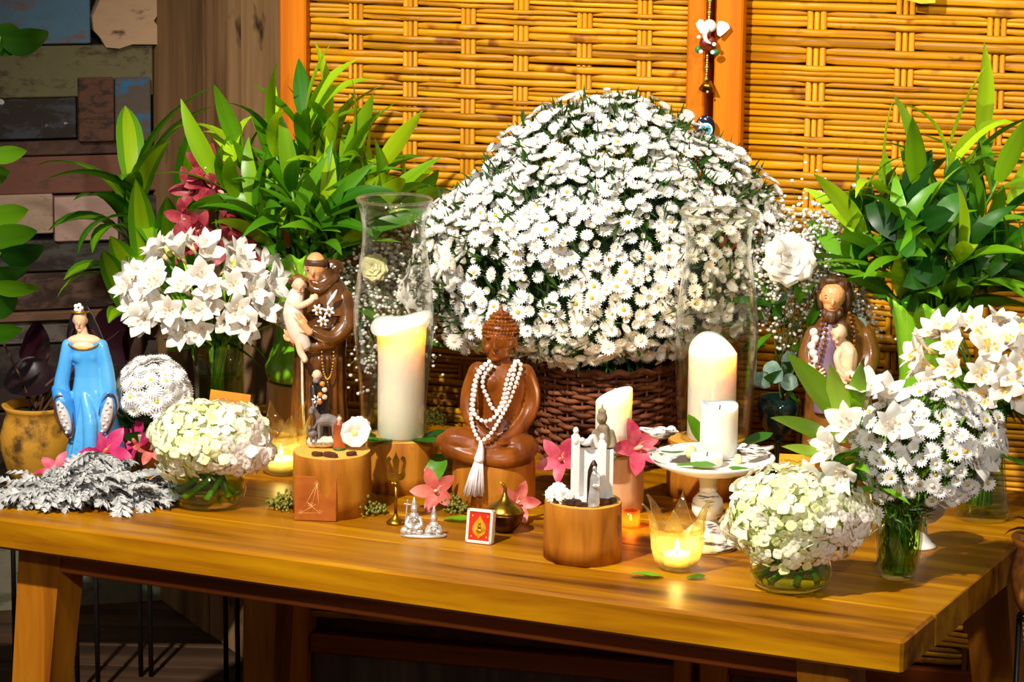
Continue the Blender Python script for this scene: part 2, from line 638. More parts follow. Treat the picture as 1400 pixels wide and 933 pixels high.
wobj('trim_8', uR0, uR1, 0, 0.10, 0.0, 0.03, low, 'weathered boards below the right bottom rail')

# return wall of weathered upright boards, going back from the corner post
RD = Vector((-0.18, 0.367, 0)).normalized()
RL = 0.62
weath = wood('weathered_board', '5a4028', '8c6844', 'a8845c', (18, 18, 1.6), 0.8, 0.3, spots=('3a2414', 9), rnd=(0.85, 1.12))
rw = bpy.data.objects.new('wall_return', None); COL.objects.link(rw)
rw.location = W0; rw.rotation_euler = (0, 0, math.atan2(RD.y, RD.x)); rw['label'] = 'return wall of weathered upright timber boards'; struct(rw)
uu = 0.0
for i, wd in enumerate((0.19, 0.17, 0.26)):
    ob('upright_board', box((uu + wd / 2, -0.012 - 0.003 * (i % 2), 0.75), (wd - 0.003, 0.024, 1.5), 0, 0.003), weath, rw, False)
    uu += wd

# patchwork wall of old painted planks
Q0 = W0 + RD * RL + Vector((0.02, 0, 0))
QYAW = math.radians(16)                    # its left side comes nearer
QD = Vector((-math.cos(QYAW), -math.sin(QYAW), 0))
QN = Vector((-math.sin(QYAW), math.cos(QYAW), 0))
pw = bpy.data.objects.new('wall_left', None); COL.objects.link(pw)
pw.location = Q0; pw.rotation_euler = (0, 0, math.atan2(-QD.y, -QD.x)); pw['label'] = 'patchwork wall of old painted salvaged planks'; struct(pw)
UNDER = '3b2a1e'


def patch(x0, x1, y0, y1, mat, dep=0.0, ragged=None):
    a = on_plane(x0, (y0 + y1) / 2, Q0, QN); b = on_plane(x1, (y0 + y1) / 2, Q0, QN)
    ua, ub = -(a - Q0).dot(QD), -(b - Q0).dot(QD)
    zc = on_plane((x0 + x1) / 2, (y0 + y1) / 2, Q0, QN).z
    hh = (y1 - y0) * mpp(a) / 0.99
    if ragged:
        poly = [(ua + (ub - ua) * px, zc + hh * (0.5 - py)) for px, py in ragged]
        return ob('plank', prism(poly, -0.014 - dep, 0.01), mat, pw, False)
    return ob('plank', box(((ua + ub) / 2, -dep / 2, zc), (abs(ub - ua) - 0.002, 0.022 + dep, hh - 0.002), 0, 0.002), mat, pw, False)


ob('backing_board', box((-1.0, 0.03, 0.7), (2.4, 0.01, 1.6)), simple('patch_back', '1c130c', '2b1e14', 0.9, 10), pw)
patch(-160, 123, -30, 62, paint('paint_blue', '6088a4', '7a6054', 0.42, 7), 0.0)
patch(123, 214, -30, 62, paint('paint_cream', 'dcb48c', '6b4a38', 0.36, 7), 0.012,
      [(0.0, 0.55), (0.02, 0.75), (0.12, 0.86), (0.2, 1.0), (0.4, 1.02), (0.6, 0.96), (1, 0.97), (0.98, 0.7), (0.92, 0.62), (1, 0.5), (1, 0), (0.1, 0), (0.12, 0.3)])
patch(-160, 208, 62, 134, paint('paint_grey_green', '7e7650', '4e3c2a', 0.42, 8), 0.003)
patch(-160, 104, 134, 192, paint('paint_slate', '4a4c54', '2e241c', 0.5, 9, specks=('d8d0d0', 26)), 0.0)
patch(104, 154, 104, 192, paint('paint_rust', '6e4630', '35241c', 0.45, 12), 0.016)
patch(154, 204, 104, 192, paint('paint_cobalt', '2a7ab0', '5e5248', 0.52, 9), 0.014)
patch(-160, 208, 192, 213, paint('paint_umber', '6a4a38', '4a3226', 0.5, 8), 0.004)
patch(-160, 220, 213, 266, paint('paint_brick', '8a5844', '5f4032', 0.4, 7), 0.0)
patch(-160, 72, 266, 322, paint('paint_ivory', 'cfae94', '8a6a50', 0.38, 8), 0.006)
patch(72, 160, 266, 328, paint('paint_pinkish', 'd8b0a0', '9a7a64', 0.36, 8), 0.01)
patch(160, 230, 266, 328, paint('paint_slate2', '5a5248', '3a2e26', 0.5, 9), 0.002)
patch(-160, 230, 328, 372, paint('paint_smoke', '5e5850', '3a322c', 0.5, 8), 0.0)
patch(-160, 230, 372, 424, paint('paint_cocoa', '705040', '3a281e', 0.5, 8), 0.004)
patch(-160, 230, 424, 438, paint('paint_tan', '8a6448', '5a4030', 0.4, 8), 0.012)
patch(-160, 230, 438, 470, paint('paint_ash', '7a6e64', '4a4038', 0.45, 9, specks=('c8c0c8', 20)), 0.0)
patch(-160, 230, 470, 560, paint('paint_soot', '4c4038', '30261e', 0.5, 8), 0.003)
patch(-160, 230, 560, 650, MATS['paint_cocoa'], 0.0)
patch(-160, 230, 650, 740, paint('paint_moss', '8a8c58', '6a6048', 0.45, 6), 0.003)
patch(-160, 230, 740, 850, paint('paint_lime', 'a09a80', '6a6a48', 0.42, 6), 0.0)

# ------------------------------------------------------------------ the table
TYAW = math.radians(-24.6)
TF = on_z(1235, 877)                       # front right corner of the top
TDV = Vector((math.cos(TYAW), math.sin(TYAW), 0))
TNV = Vector((-math.sin(TYAW), math.cos(TYAW), 0))
TL, TDEP, TTH = 1.389, 0.80, 0.044
table = thing('wooden_table', 'long honey-brown wooden table carrying the flowers and statues', 'table', (TF.x, TF.y, 0), TYAW)
npl = 6
pw_ = TDEP / npl
for i in range(npl):
    y0 = i * pw_
    ob('tabletop_plank', box((-TL / 2, y0 + pw_ / 2, TZ - TTH / 2), (TL, pw_ - 0.0006, TTH), 0, 0.004 if i in (0,) else 0.0015), TABLE_WOOD, table, True, auto=35)
ob('apron', box((-TL / 2, 0.062, TZ - TTH - 0.019), (TL - 0.24, 0.022, 0.038), 0, 0.002), APRON_WOOD, table, False)
ob('apron', box((-TL / 2, TDEP - 0.09, TZ - TTH - 0.022), (TL - 0.24, 0.022, 0.045), 0, 0.002), APRON_WOOD, table, False)
ob('apron', box((-0.12, TDEP / 2, TZ - TTH - 0.022), (0.022, TDEP - 0.2, 0.045), 0, 0.002), APRON_WOOD, table, False)
ob('apron', box((-TL + 0.12, TDEP / 2, TZ - TTH - 0.022), (0.022, TDEP - 0.2, 0.045), 0, 0.002), APRON_WOOD, table, False)
for (lx, ly, sx, sy) in ((-0.12, 0.082, 1, -1), (-TL + 0.13, 0.082, -1, -1), (-0.10, TDEP - 0.10, 1, 1), (-TL + 0.13, TDEP - 0.09, -1, 1)):
    a = 0.034; b = 0.026; zt = TZ - TTH; ox, oy = sx * (0.03 if sx < 0 else 0.045), sy * 0.03
    V = [(lx - b + ox, ly - b + oy, 0), (lx + b + ox, ly - b + oy, 0), (lx + b + ox, ly + b + oy, 0), (lx - b + ox, ly + b + oy, 0),
         (lx - a, ly - a, zt), (lx + a, ly - a, zt), (lx + a, ly + a, zt), (lx - a, ly + a, zt)]
    ob('leg', (V, box((0, 0, 0), (1, 1, 1))[1]), LEG_WOOD, table, False)


# ------------------------------------------------------------------ leaves and flowers
def leaf(L, W, a0, a1, n=7, fold=0.2, prof='lance', twist=0.0, cols=2, wave=0.0, pw=1.2):
    """blade rising from the origin, leaning from a0 to a1 (radians off vertical) towards +x"""
    V = []; F = []
    x = z = 0.0
    for i in range(n + 1):
        t = i / n
        a = a0 + (a1 - a0) * t ** pw
        if i:
            x += math.sin(a) * L / n; z += math.cos(a) * L / n
        if prof == 'lance': w = math.sin(PI * (0.06 + 0.94 * t) ** 0.75) ** 0.85
        elif prof == 'strap': w = min(1, 0.45 + t * 1.6) * (1 - max(0, (t - 0.55) / 0.45) ** 2)
        elif prof == 'oval': w = math.sin(PI * min(1, 0.03 + 0.97 * t)) ** 0.6
        elif prof == 'tip': w = (0.2 + 0.8 * math.sin(PI * 0.5 * min(1, t / 0.6))) * max(0, 1 - max(0, (t - 0.55) / 0.45) ** 1.5) ** 0.75
        elif prof == 'petal': w = math.sin(PI * min(1, 0.10 + 0.90 * t) ** 1.15) ** 0.75
        elif prof == 'obov': w = (0.22 + 0.78 * math.sin(PI * 0.5 * min(1, t / 0.65))) * math.sqrt(max(0, 1 - max(0, (t - 0.62) / 0.38) ** 2.2))
        else: w = 1 - t
        w = max(w, 0.03) * W / 2
        nx, nz = -math.cos(a), math.sin(a)                # upper side normal
        tw = twist * t
        for c in range(cols + 1):
            s = -1 + 2 * c / cols
            off = -fold * w * (1 - abs(s)) + wave * w * math.sin(t * 9 + s * 2)
            yy = s * w * math.cos(tw); dn = off + s * w * math.sin(tw)
            V.append((x + nx * dn, yy, z + nz * dn))
        if i:
            o = i * (cols + 1)
            for c in range(cols):
                F.append((o - cols - 1 + c, o - cols + c, o + c + 1, o + c))
    return V, F


def stripe_idx(n, cols, mid):
    return [1 if c in mid else 0 for _ in range(n) for c in range(cols)]


def leaf_mat(name, dark, light, rough=0.38, trans=0.34, rnd=(0.7, 1.25), veins=60):
    if name in MATS: return MATS[name]
    m, t, b = nt(name)
    oi = t.nodes.new('ShaderNodeObjectInfo')
    f = noise(t, (1, veins, 1), 3, 0.5, 2.0)
    a = t.nodes.new('ShaderNodeMath'); a.operation = 'MULTIPLY_ADD'; a.inputs[1].default_value = 0.45; a.inputs[2].default_value = -0.22
    t.links.new(f, a.inputs[0])
    s = t.nodes.new('ShaderNodeMath'); s.operation = 'ADD'; s.use_clamp = True
    t.links.new(oi.outputs['Random'], s.inputs[0]); t.links.new(a.outputs[0], s.inputs[1])
    col = ramp(t, s.outputs[0], [(0.05, dark), (0.95, light)])
    t.links.new(col, b.inputs['Base Color']); b.inputs['Roughness'].default_value = rough
    tr = t.nodes.new('ShaderNodeBsdfTranslucent'); t.links.new(col, tr.inputs[0])
    mx = t.nodes.new('ShaderNodeMixShader'); mx.inputs[0].default_value = trans
    t.links.new(b.outputs[0], mx.inputs[1]); t.links.new(tr.outputs[0], mx.inputs[2])
    t.links.new(mx.outputs[0], t.nodes['Material Output'].inputs[0])
    MATS[name] = m
    return m


LEAF_BRIGHT = leaf_mat('leaf_bright', '4c8c08', 'b8e018')
LEAF_MID = leaf_mat('leaf_mid', '2a6a0c', '74b41a')
LEAF_DARK = leaf_mat('leaf_dark', '12420c', '367618')
LEAF_LIME = leaf_mat('leaf_lime', '7fb01a', 'b4dc3a')
LEAF_PURPLE = leaf_mat('leaf_purple', '1c0812', '3a1420', 0.3, 0.1)
LEAF_ASTER = leaf_mat('leaf_aster', '2a5212', '5c8428')
STEM_GREEN = simple('stem_green', '4a7a1a', '6f9a2c', 0.5, 40)
STEM_WET = simple('stem_wet', '5a8a14', '8ab82a', 0.3, 40)
PETAL_WHITE = simple('petal_white', 'f8f5f2', 'fffefc', 0.6, 60, trans=0.25, rnd=(0.94, 1.0))
PETAL_CREAM = simple('petal_cream', 'f0ebd8', 'faf6ea', 0.55, 40, trans=0.3, rnd=(0.92, 1.0))
CENTRE_YEL = simple('flower_centre', 'b89a2a', 'e0c040', 0.8, 200, bmp=0.5)
CENTRE_GREEN = simple('flower_centre_green', 'a8b428', 'c8d040', 0.8, 200, bmp=0.5)


def q_to(d, roll=0.0):
    return (Vector(d).to_track_quat('Z', 'Y') @ Euler((0, 0, roll)).to_quaternion()).to_euler()


def q_face(d, toward=(0, -1, 0)):
    """blade along d whose upper side bends towards the given side"""
    z = Vector(d).normalized(); x = Vector(toward); x = (x - z * x.dot(z)).normalized(); y = z.cross(x)
    return Matrix(((x.x, y.x, z.x), (x.y, y.y, z.y), (x.z, y.z, z.z))).to_euler()


def rdir(R, zmin=-1.0):
    while True:
        v = Vector((R.gauss(0, 1), R.gauss(0, 1), R.gauss(0, 1)))
        if v.length > 1e-3:
            v.normalize()
            if v.z >= zmin: return v


def rot_about_z(part, a, rxy=0.0, z=0.0):
    c, s = math.cos(a), math.sin(a)
    return [(c * (x + rxy) - s * y, s * (x + rxy) + c * y, zz + z) for x, y, zz in part[0]], part[1]


def aster_mesh(name, D, npet=17, a_out=1.25, centre=None, cup=0.0, double=True):
    """small daisy: ray petals round a button centre, facing +z"""
    r = D / 2
    parts = []; idx = []
    for layer in range(2 if double else 1):
        Lp = r * (0.86 if layer == 0 else 0.66)
        for k in range(npet):
            a = 2 * PI * (k + 0.5 * layer) / npet
            p = leaf(Lp, 2 * PI * r * 0.62 / npet * 1.75, a_out - layer * 0.25 - cup, a_out + 0.12 - cup, 2, 0.12, 'obov', cols=1)
            parts.append(rot_about_z(p, a + rng.uniform(-.06, .06), r * 0.14, layer * r * 0.05)); idx += [0] * 2
    c = ell((0, 0, r * 0.10), (r * 0.26, r * 0.26, r * 0.16), nu=8, nv=4)
    parts.append(c); idx += [1] * len(c[1])
    return me(name, join(*parts), None, True, [PETAL_WHITE, centre or CENTRE_YEL], idx)


def mum_mesh(name, D, centre=None):
    r = D / 2
    parts = []; idx = []
    for layer, (n, L, inc) in enumerate(((18, 0.95, 1.5), (16, 0.85, 1.2), (14, 0.7, 0.95))):
        for k in range(n):
            p = leaf(r * L, r * 0.30, inc - 0.2, inc + 0.15, 2, 0.1, 'obov', cols=1)
            parts.append(rot_about_z(p, 2 * PI * (k + 0.5 * layer) / n, r * 0.05, layer * r * 0.05)); idx += [0] * 2
    c = ell((0, 0, r * 0.22), (r * 0.2, r * 0.2, r * 0.1), nu=8, nv=4)
    parts.append(c); idx += [1] * len(c[1])
    return me(name, join(*parts), None, True, [PETAL_WHITE, centre or CENTRE_GREEN], idx)


def hyd_mesh(name, D, mat):
    r = D / 2
    parts = []
    for k in range(4):
        p = leaf(r * 1.05, r * 1.15, 1.05, 1.75, 3, -0.15, 'obov', cols=2)
        parts.append(rot_about_z(p, PI / 2 * k + rng.uniform(-.1, .1), 0, rng.uniform(0, .05) * r))
    parts.append(ell((0, 0, r * 0.08), (r * 0.1,) * 3, nu=6, nv=4))
    return me(name, join(*parts), mat)


def scatter_stuff(name, items, mats, parent, mi_of):
    """many tiny pieces as one mesh: items = list of (mesh, matrix)"""
    V = []; F = []; I = []
    cache = {}
    for m, M in items:
        if m.name not in cache:
            vv = np.empty(len(m.vertices) * 3); m.vertices.foreach_get('co', vv)
            cache[m.name] = (vv.reshape(-1, 3), [tuple(p.vertices) for p in m.polygons], [p.material_index for p in m.polygons])
        vv, ff, mm = cache[m.name]
        A = np.array(M)
        o = len(V)
        V.extend(map(tuple, vv @ A[:3, :3].T + A[:3, 3]))
        F.extend(tuple(i + o for i in f) for f in ff)
        I.extend(mm)
    o = link(name, me(name, (V, F), None, True, mats, I), parent)
    o['kind'] = 'stuff'
    return o


def blades_stuff(name, specs, mat, parent):
    """specs: (base, dir, length, width)"""
    V = []; F = []
    for b, d, L, w in specs:
        d = Vector(d).normalized(); s = d.orthogonal().normalized()
        s = (Matrix.Rotation(random.uniform(0, 6.28), 3, d) @ s)
        b = Vector(b); n = d.cross(s)
        o = len(V)
        m = b + d * (L * 0.5) + n * (L * 0.06)
        V += [tuple(b), tuple(m - s * w / 2), tuple(b + d * L), tuple(m + s * w / 2)]
        F.append((o, o + 1, o + 2, o + 3))
    o = ob(name, (V, F), mat, parent)
    o['kind'] = 'stuff'
    return o


# ---- the great dome of white asters in its basket
BK = Fig(826, 628)
bouq = thing('aster_bouquet', 'huge dome of small white aster daisies rising from the wicker basket', 'bouquet', BK.loc)
CENTRE_PALE = simple('flower_centre_pale', 'd8cc90', 'f2ecd0', 0.8, 200, bmp=0.5)
AST = [aster_mesh('aster', 0.0245, 18, 1.25, CENTRE_PALE), aster_mesh('aster', 0.0225, 16, 1.1, CENTRE_PALE, cup=0.15), aster_mesh('aster', 0.0265, 19, 1.35),
       aster_mesh('aster', 0.018, 13, 0.8, cup=0.3)]
s_ = BK.s


DOME = [(150, 8, 832), (155, 42, 828), (165, 80, 823), (188, 114, 822), (214, 158, 832), (242, 188, 834), (268, 204, 826), (300, 226, 812),
        (340, 236, 808), (385, 234, 804), (425, 226, 800), (446, 205, 797), (464, 165, 800), (478, 105, 812)]


def dome(th, v, k=1.0):
    """th azimuth (-90 deg = towards the camera), v runs 0..1 from the crown down the profile"""
    f = v * (len(DOME) - 1); i = min(int(f), len(DOME) - 2); t = f - i
    y, hw, cx = (DOME[i][j] + (DOME[i + 1][j] - DOME[i][j]) * t for j in range(3))
    dy = DOME[i + 1][0] - DOME[i][0]; dw = DOME[i + 1][1] - DOME[i][1]
    bl = 1 + 0.045 * math.sin(3 * th + 1) * min(1, v * 3) + 0.04 * math.sin(13 * v + 2 * th)
    y = 345 + (y - 345) * k
    x = hw * bl * k * math.cos(th); d = hw * 0.66 * bl * k * math.sin(th)
    L = math.hypot(dy, dw)
    n = Vector((math.cos(th) * dy / L, math.sin(th) * dy / L, dw / L)).normalized()
    return Vector(BK.q(cx + x, y, d)), n


R = random.Random(3)
fl_all = []
pts = []
for i in range(14000):
    th = R.uniform(-PI, PI); ph = R.random()
    if R.random() > 0.12 + min(1, ph * 1.9): continue
    if th > 0.35 and th < PI - 0.35 and ph > 0.3 and R.random() < 0.8: continue
    clump = math.sin(7.0 * th + 2.1 * math.sin(15 * ph)) + math.sin(29 * ph + 1.7 * math.sin(4 * th))
    if clump < -0.9 and R.random() < 0.6: continue
    p, n = dome(th, ph, 1.0 + R.uniform(-0.06, 0.035) + 0.028 * clump)
    ok = True
    for q in pts:
        if (q - p).length_squared < 0.0122 ** 2: ok = False; break
    if not ok: continue
    pts.append(p)
    d = (n + Vector((0, -0.25, 0.35)) + Vector((R.gauss(0, .3), R.gauss(0, .3), R.gauss(0, .3)))).normalized()
    fl_all.append((p, d, n))
fl_all.sort(key=lambda a: (a[2].y * 1.0 + R.uniform(-.3, .3)))
rest = []
for i, (p, d, n) in enumerate(fl_all):
    m = AST[R.choice((0, 0, 0, 1, 1, 2, 3))]
    s = R.uniform(0.82, 1.12)
    if i < 300:
        link('aster', m, bouq, p, q_to(d, R.uniform(0, 6)), s)
    else:
        rest.append((m, Matrix.Translation(p) @ q_to(d, R.uniform(0, 6)).to_matrix().to_4x4() @ Matrix.Scale(s, 4)))
bs = []
root = Vector(BK.q(826, 500, 0))
for i in range(8000):
    th = R.uniform(-PI, PI); ph = R.uniform(0, 1) ** 0.7
    p, n = dome(th, ph, R.uniform(0.80, 1.0))
    d = (p - root).normalized() * 0.8 + Vector((R.gauss(0, .55), R.gauss(0, .55), R.gauss(0, .55)))
    bs.append((p, d, R.uniform(0.018, 0.038), R.uniform(0.003, 0.006)))
blades_stuff('foliage', bs, LEAF_ASTER, bouq)
scatter_stuff('asters', rest, [PETAL_WHITE, CENTRE_PALE], bouq, None)
st = []
for i in range(70):
    p, n = dome(R.uniform(-PI, PI), R.uniform(0, 0.8), 0.9)
    a = root + Vector((R.uniform(-.06, .06), R.uniform(-.06, .06), -0.03))
    st.append(tube([a, a.lerp(p, 0.5) + Vector((0, 0, 0.02)), p], 0.0016, 4, False))
o = ob('stems', join(*st), STEM_GREEN, bouq); o['kind'] = 'stuff'
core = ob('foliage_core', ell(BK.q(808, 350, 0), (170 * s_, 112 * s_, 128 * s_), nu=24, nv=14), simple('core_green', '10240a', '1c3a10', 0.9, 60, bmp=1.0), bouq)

# the basket: woven withies
bask = thing('wicker_basket', 'dark brown round wicker basket holding the big white bouquet', 'basket', BK.loc + Vector((0, 0, 0.004)))
WICK = wood('wicker', '3c1c0c', '6b3a20', '8a5434', (20, 20, 20), 0.6, 0.3, rnd=(0.7, 1.25))
bh = BK.h(628 - 497); r0, r1 = 84 * s_, 93 * s_
nst = 26; rows = 22


def basket_r(t): return r0 + (r1 - r0) * t + 0.004 * math.sin(t * PI)


for k in range(nst):
    a = 2 * PI * k / nst
    ob('stake', tube([(basket_r(t) * math.cos(a), basket_r(t) * math.sin(a), bh * t) for t in (0, 0.35, 0.7, 1.0)], 0.0022, 5), WICK, bask)
for j in range(rows):
    t = (j + 0.5) / rows
    P = []
    m = nst * 4
    for k in range(m + 1):
        a = 2 * PI * k / m
        rr = basket_r(t) + 0.0042 * math.cos(nst / 2 * a + (PI if j % 2 else 0)) + 0.0006 * math.sin(a * 11 + j)
        P.append((rr * math.cos(a), rr * math.sin(a), bh * t + 0.0015 * math.sin(a * 3 + j * 1.7) + 0.0007 * math.sin(a * 17 + j)))
    ob('weaver', tube(P, 0.0034 if j % 3 else 0.0039, 6, False), WICK, bask)
P1 = [(basket_r(1) * math.cos(a) * (1 + 0.012 * math.sin(18 * a)), basket_r(1) * math.sin(a) * (1 + 0.012 * math.sin(18 * a)), bh + 0.003 * math.cos(18 * a)) for a in np.linspace(0, 2 * PI, 109)]
ob('rim', tube(P1, 0.0055, 6, False), WICK, bask)
ob('liner', lathe([(r0 - 0.006, 0.001), (r1 - 0.007, bh - 0.004)], 32, cap1=False), simple('basket_liner', '241008', '3a1c10', 0.9, 40), bask)
ob('soil', lathe([(0.001, bh - 0.012), (r1 - 0.008, bh - 0.014)], 32, cap0=False, cap1=False), simple('soil', '1c1008', '2c1c10', 0.95, 80, bmp=0.8), bask)


# ------------------------------------------------------------------ stumps
def stump(bx, by, w, toppx, label, side=None, wob=0.03, seed=1, knot=None, ztop=None):
    g = Fig(bx, by)
    r = w / 2 * g.s; h = g.h(by - toppx)
    R = random.Random(seed)
    ph = [R.uniform(0, 6) for _ in range(4)]
    fn = lambda a, i, z: 1 + wob * math.sin(2 * a + ph[0]) + wob * 0.5 * math.sin(3 * a + ph[1]) + wob * 0.25 * math.sin(7 * a + ph[2])
    t = thing('wood_stump', label, 'wood stump', g.loc + Vector((0, 0, 0.0005)), 0, 'sawn wood stumps used as stands')
    ob('side', lathe([(r * 1.0, 0), (r * 1.01, h * 0.3), (r, h * 0.7), (r * 0.985, h - 0.0015), (r * 0.97, h)], 48, wob=fn, cap1=False), side or STUMP, t)
    ob('cut_face', lathe([(r * 0.97, h), (r * 0.93, h + 0.0004), (r * 0.6, h + 0.0006), (r * 0.25, h + 0.0006)], 48, wob=fn, cap0=False), STUMP_TOP, t)
    if knot:
        a, kz = knot
        K = TRS((r * 1.0 * math.cos(a), r * 1.0 * math.sin(a), h * kz), (0, 0, a), 1)
        ob('knot', xf(ell((0, 0, 0), (0.003, r * 0.09, h * 0.22)), K), KNOT, t)
    t['ztop'] = TZ + 0.0012 + h
    return t, g.loc + Vector((0, 0, h + 0.0012)), r


SA, SA_top, SA_r = stump(454, 699, 108, 617, 'sawn stump carrying the small donkey figurine and copper plate', seed=2)
SH, SH_top, SH_r = stump(548, 667, 96, 597, 'sawn stump under the left glass hurricane', seed=3)
SB, SB_top, SB_r = stump(674, 690, 110, 626, 'sawn stump under the seated red-brown Buddha', seed=4)
SM, SM_top, SM_r = stump(797, 762, 108, 684, 'front sawn stump with a dark knot carrying the white arch', seed=5, knot=(-0.55, 0.62))
SC, SC_top, SC_r = stump(842, 697, 76, 622, 'pinkish pale stump under the lit pillar candle before the basket', STUMP_PALE, seed=6, wob=0.015)
SR_, SR_top, SR_r = stump(966, 676, 106, 600, 'sawn stump under the right glass hurricane behind the white pedestal plate', seed=8)
SV, SV_top, SV_r = stump(413, 582, 98, 522, 'tall pale stump lifting the left green vase', STUMP_PALE, seed=9, wob=0.01)
SW, SW_top, SW_r = stump(1260, 668, 96, 592, 'stump hidden among flowers lifting the right green vase', STUMP_PALE, seed=10, wob=0.01)

# ------------------------------------------------------------------ green scalloped vases
GLAZE, _t, _b = nt('green_glaze')
MATS['green_glaze'] = GLAZE
_f = noise(_t, (1, 1, 1), 3, 0.5, 25)
_t.links.new(ramp(_t, _f, [(0.3, '6fb01e'), (0.7, '85c42a')]), _b.inputs['Base Color'])
_b.inputs['Roughness'].default_value = 0.12; _b.inputs['Coat Weight'].default_value = 0.5


def green_vase(top, sc, label):
    t = thing('green_vase', label, 'vase', top + Vector((0, 0, 0.0006)), 0, 'green ceramic vases')
    prof = [(38, 0), (46, 4), (49, 14), (49, 24), (46, 32), (41, 44), (36.5, 60), (35, 78), (37, 100), (41, 128), (46, 154), (51, 172), (54, 181)]
    inn = [(50, 179), (44, 154), (39, 128), (34, 90), (34, 60)]
    full = prof + inn
    V = []; F = []; n = 84
    for i, (r, z) in enumerate(full):
        up = max(0, (z - 120) / 61) if i < 18 else 0
        for k in range(n):
            a = 2 * PI * k / n
            sc_ = 0.055 * up ** 3 * math.cos(14 * a)
            fl_ = 0.012 * math.cos(28 * a) if 24 < z < 120 and i < len(prof) else (0.03 * abs(math.sin(7 * a)) if z <= 24 and z > 2 else 0)
            rr = r * (1 + sc_ + fl_) * sc
            zz = (z + (4.2 * max(0, (z - 165) / 16) * math.cos(14 * a) if z > 165 else 0)) * sc
            V.append((rr * math.cos(a), rr * math.sin(a), zz))
        if i:
            for k in range(n):
                F.append(((i - 1) * n + k, (i - 1) * n + (k + 1) % n, i * n + (k + 1) % n, i * n + k))
    F.append(tuple(range(n - 1, -1, -1))); F.append(tuple((len(full) - 1) * n + k for k in range(n)))
    ob('body', (V, F), GLAZE, t)
    return t, 181 * sc


sl = mpp(SV_top)
gvL, hL = green_vase(SV_top, sl, 'green scalloped ceramic vase on a pale stump behind the friar statue')
gvR, hR = green_vase(SW_top, mpp(SW_top) * 1.02, 'green scalloped ceramic vase behind the right-hand daisies')

LB = [me('leaf', leaf(L, W, a0, a1, 8, 0.25, 'lance', tw, pw=1.3), LEAF_BRIGHT) for L, W, a0, a1, tw in
      ((0.135, 0.028, 0.25, 1.3, 0.2), (0.115, 0.026, 0.35, 1.0, -0.3), (0.15, 0.027, 0.2, 1.7, 0.4), (0.11, 0.024, 0.5, 1.2, 0.0), (0.13, 0.031, 0.1, 0.6, 0.2), (0.15, 0.022, 0.4, 2.0, -0.5))]
LM = [me('leaf', leaf(L, W, a0, a1, 8, 0.25, 'lance', tw), LEAF_MID) for L, W, a0, a1, tw in
      ((0.13, 0.026, 0.4, 1.3, 0.2), (0.11, 0.028, 0.5, 1.0, -0.3), (0.12, 0.025, 0.3, 1.6, 0.4), (0.10, 0.024, 0.7, 1.5, 0.0))]
LD = [me('leaf', leaf(L, W, a0, a1, 7, 0.2, 'oval', tw, wave=0.08), LEAF_DARK) for L, W, a0, a1, tw in
      ((0.10, 0.045, 0.6, 1.5, 0.2), (0.085, 0.040, 0.8, 1.9, -0.3), (0.11, 0.042, 0.5, 1.3, 0.2))]


def foliage(root, stems, R, lower=0, lowmesh=None, lowz=(0, 0.06), lowr=0.1):
    """stems: (base, tip, leaf meshes, count)"""
    for b, tip, ms, cnt in stems:
        b = Vector(b); tip = Vector(tip)
        mid = b.lerp(tip, 0.5) + Vector((0, 0, 0.02))
        ob('stem', tube([b, mid, tip], [0.0035, 0.003, 0.0018], 6), STEM_GREEN, root)
        az = R.uniform(0, 6)
        for i in range(cnt):
            t = 0.25 + 0.75 * i / max(1, cnt - 1)
            p = b.lerp(mid, t * 2) if t < 0.5 else mid.lerp(tip, t * 2 - 1)
            d = (tip - b).normalized()
            az += 2.4 + R.uniform(-.5, .5)
            last = i >= cnt - 1
            dd = d + Vector((R.uniform(-.15, .15), R.uniform(-.15, .15), 0.1))
            link('leaf', LB[4] if last and tip.z > 0.12 else R.choice(ms), root, p, q_to(d if last else dd, az), R.uniform(0.85, 1.1))
    for i in range(lower):
        a = R.uniform(0, 2 * PI)
        d = Vector((math.cos(a), math.sin(a), R.uniform(0.3, 1.0)))
        p = Vector((math.cos(a) * 0.02, math.sin(a) * 0.02, R.uniform(*lowz))) + d * R.uniform(0, lowr * 0.4)
        link('leaf', R.choice(lowmesh), root, p, q_to(d, R.uniform(0, 6)), R.uniform(0.8, 1.15))


R = random.Random(11)
mouthL = SV_top + Vector((0, 0, hL * 0.93))
fL = thing('foliage_arrangement', 'tall bunch of arching bright green strap leaves in the left green vase', 'foliage', mouthL)
g = Fig(413, 345, SV_top.z + hL * 0.93)
u = mpp(mouthL)


def off(dx, dy, d): return (dx * u, d * u, dy * u)


stems = []
for (dx, dy, d, cnt) in ((5, 205, 0, 9), (-40, 180, -20, 8), (35, 180, 30, 8), (-85, 150, 10, 8), (70, 160, -10, 8), (105, 125, 20, 8), (125, 90, -30, 7), (-110, 110, -20, 7),
                         (-60, 75, -60, 7), (40, 80, -70, 7), (90, 50, -60, 6), (-10, 110, -55, 8), (0, 130, 60, 7), (-90, 60, 50, 6), (80, 60, 60, 6), (140, 70, 10, 6)):
    stems.append((off(dx * 0.12, -30, d * 0.12), off(dx, dy, d), (LB + LB + LM) if dy > 85 else LM + LB[:2], int(cnt * 1.6)))
foliage(fL, stems, R, 40, LM + LB[:1], (0.01, 0.08), 0.12)

